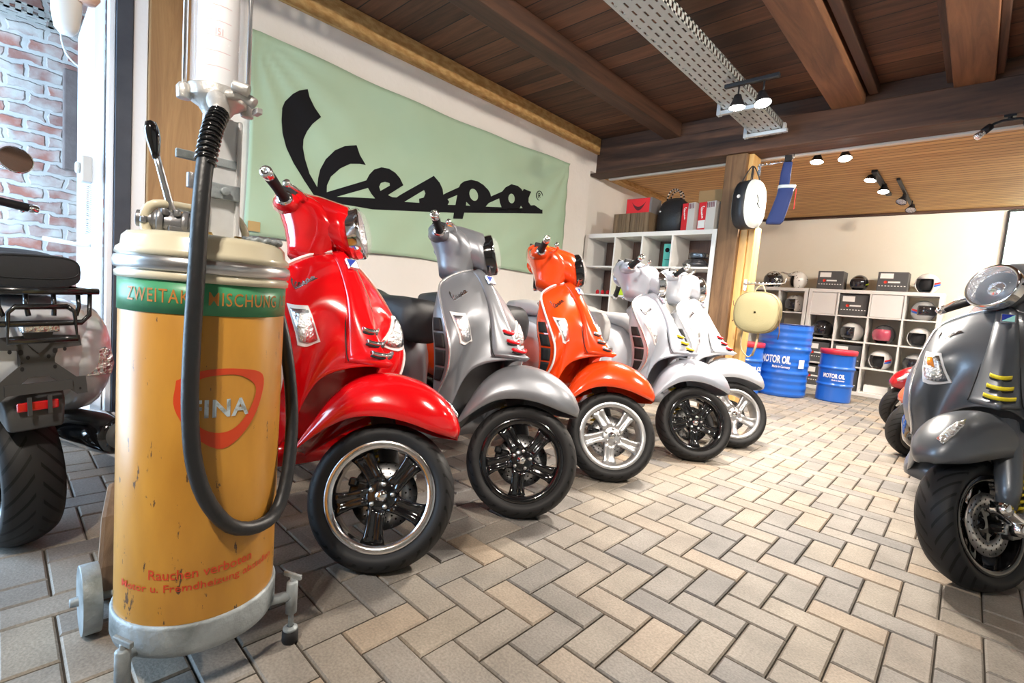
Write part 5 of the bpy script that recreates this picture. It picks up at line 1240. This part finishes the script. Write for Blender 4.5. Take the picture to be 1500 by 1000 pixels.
# ------------------------------------------------------------------ LAMPS
def glow(name='lamp_glow', s_=60, c=(1, .93, .82)): return mat(name, (1, 1, 1), .3, emit=c, es=s_)
def spot_light(loc, aim, power, size=135, blend=.6, c=(1, .9, .78), r=.035):
    l = bpy.data.lights.new('spot', 'SPOT'); l.energy = power; l.spot_size = R(size); l.spot_blend = blend; l.color = c; l.shadow_soft_size = r
    o = bpy.data.objects.new('spot_light', l); col.objects.link(o); o.location = loc; d = V(aim) - V(loc); o.rotation_euler = d.to_track_quat('-Z', 'Y').to_euler(); return o
def twin_spot(c, offs, aims, label, top, on=True, power=120, cone=135, mount=(.3, .03), c_=(1, .9, .78)):
    t = thing('ceiling_spotlight', label, 'ceiling lamp', c)
    mb = MB(); mb.box((0, 0, top - .012), (mount[0], mount[1], .024)); mb.build('mount_bar', black_plastic, t, bevel=.003)
    for (ox, oy, oz), aim in zip(offs, aims):
        mb = MB(); mb.tube([(ox, oy, top - .01), (ox, oy, oz + .03)], .006, 8); mb.build('stem', black_plastic, t)
        d = (V(aim) - (V(c) + V((ox, oy, oz)))).normalized(); A = align((ox, oy, oz), tuple(V((ox, oy, oz)) + d))
        mb = MB(); mb.lathe([(0, -.05), (.022, -.05), (.030, -.02), (.052, .028), (.054, .034), (.050, .034)], 28, 0, A); h = mb.build('lamp_head', black_plastic, t)
        mb = MB(); mb.lathe([(0, .030), (.051, .030)], 28, 0, A); mb.build('lamp_face', glow() if on else reflector, h)
        if on: spot_light(V(c) + V((ox, oy, oz)) + d * .05, aim, power, c=c_, size=cone)
twin_spot((-1.26, 3.38, 2.30), [(-.075, 0, 0), (.075, .02, .0)], [(-1.2, 3.3, 0), (-.6, 3.0, 0)], 'pair of bright spotlights hanging beside the end of the cable tray', .135, power=PW[0], mount=(.34, .03))
twin_spot((-1.12, 5.05, 2.36), [(-.105, 0, 0), (.105, 0, .0)], [(-1.2, 4.6, 0), (-.7, 4.4, 0)], 'pair of bright spotlights under the slatted ceiling just behind the dark beam', .115, power=PW[1])
twin_spot((-.93, 6.5, 2.41), [(-.05, -.35, .015), (.02, 0, -.03)], [(-1.3, 5.6, 0), (-.9, 5.9, 0)], 'lit lamp pair on the short ceiling track further back', .037, power=PW[2], mount=(.05, 1.1))
twin_spot((-.78, 7.0, 2.41), [(-.02, .05, -.04), (.03, .45, -.06)], [(-1.2, 6.2, .8), (-.9, 6.4, .6)], 'long black ceiling track with two unlit heads near the back wall', .037, on=False, mount=(.03, 1.3))
t = thing('heat_lamp', 'black arm lamp with bare bulb below the beam at the upper right', 'lamp', (-.02, 4.62, 2.365))
mb = MB(); mb.box((0, 0, -.008), (.06, .05, .014)); mb.tube([(-.10, -.0, -.075), (-.075, 0, -.045), (-.03, 0, -.03), (.05, 0, -.03), (.10, 0, -.055)], .009, 10); mb.tube([(0, 0, -.01), (0, 0, -.03)], .012, 8); mb.build('arm', black_plastic, t)
mb = MB(); mb.lathe([(0, 0), (.022, .002), (.024, .05), (.018, .055)], 20, 0, align((-.085, 0, -.055), (-.135, -.02, -.11))); mb.lathe([(0, 0), (.03, .002), (.034, .06), (.028, .07)], 20, 0, align((.09, 0, -.05), (.12, -.02, -.12))); mb.build('socket', black_plastic, t)
mb = MB(); mb.lathe([(.018, .055), (.024, .09), (.022, .105), (0, .11)], 20, 0, align((-.085, 0, -.055), (-.135, -.02, -.11))); mb.build('bulb', reflector, t)
# spotlights added outside the frame to brighten walls and dispenser (same fittings, same light)
k = 0
for (x, y, pw, aim) in EXTRA:
    twin_spot((x, y, 2.45), [(-.08, 0, 0), (.08, 0, 0)], [aim, (aim[0] + .5, aim[1] + .3, aim[2])], EXL[k], .28, power=pw, cone=100); k += 1

# ------------------------------------------------------------------ DAYLIGHT
w = bpy.data.worlds.new('world'); sc.world = w; w.use_nodes = True; nt = w.node_tree; bg = nt.nodes['Background']
bg.inputs[0].default_value = (.50, .74, 1.0, 1); bg.inputs[1].default_value = SKY
pl = bpy.data.lights.new('portal', 'AREA'); pl.shape = 'RECTANGLE'; pl.size = 2.5; pl.size_y = 2.45; pl.cycles.is_portal = True
po = bpy.data.objects.new('portal', pl); col.objects.link(po); po.location = (-3.35, -1.885, 1.225); po.rotation_euler = (R(90), 0, 0)
sl = bpy.data.lights.new('sun', 'SUN'); sl.energy = SUN; sl.angle = R(1.2); sl.color = (1, .95, .86)
so = bpy.data.objects.new('sun', sl); col.objects.link(so); so.rotation_euler = V((-.10, .66, -.62)).to_track_quat('-Z', 'Y').to_euler()

sc.view_settings.view_transform = 'Standard'; sc.view_settings.look = 'None'; sc.view_settings.exposure = EXPO; sc.view_settings.gamma = 1
sc.view_settings.use_curve_mapping = False
sc.cycles.use_denoising = True
sc.cycles.max_bounces = 8
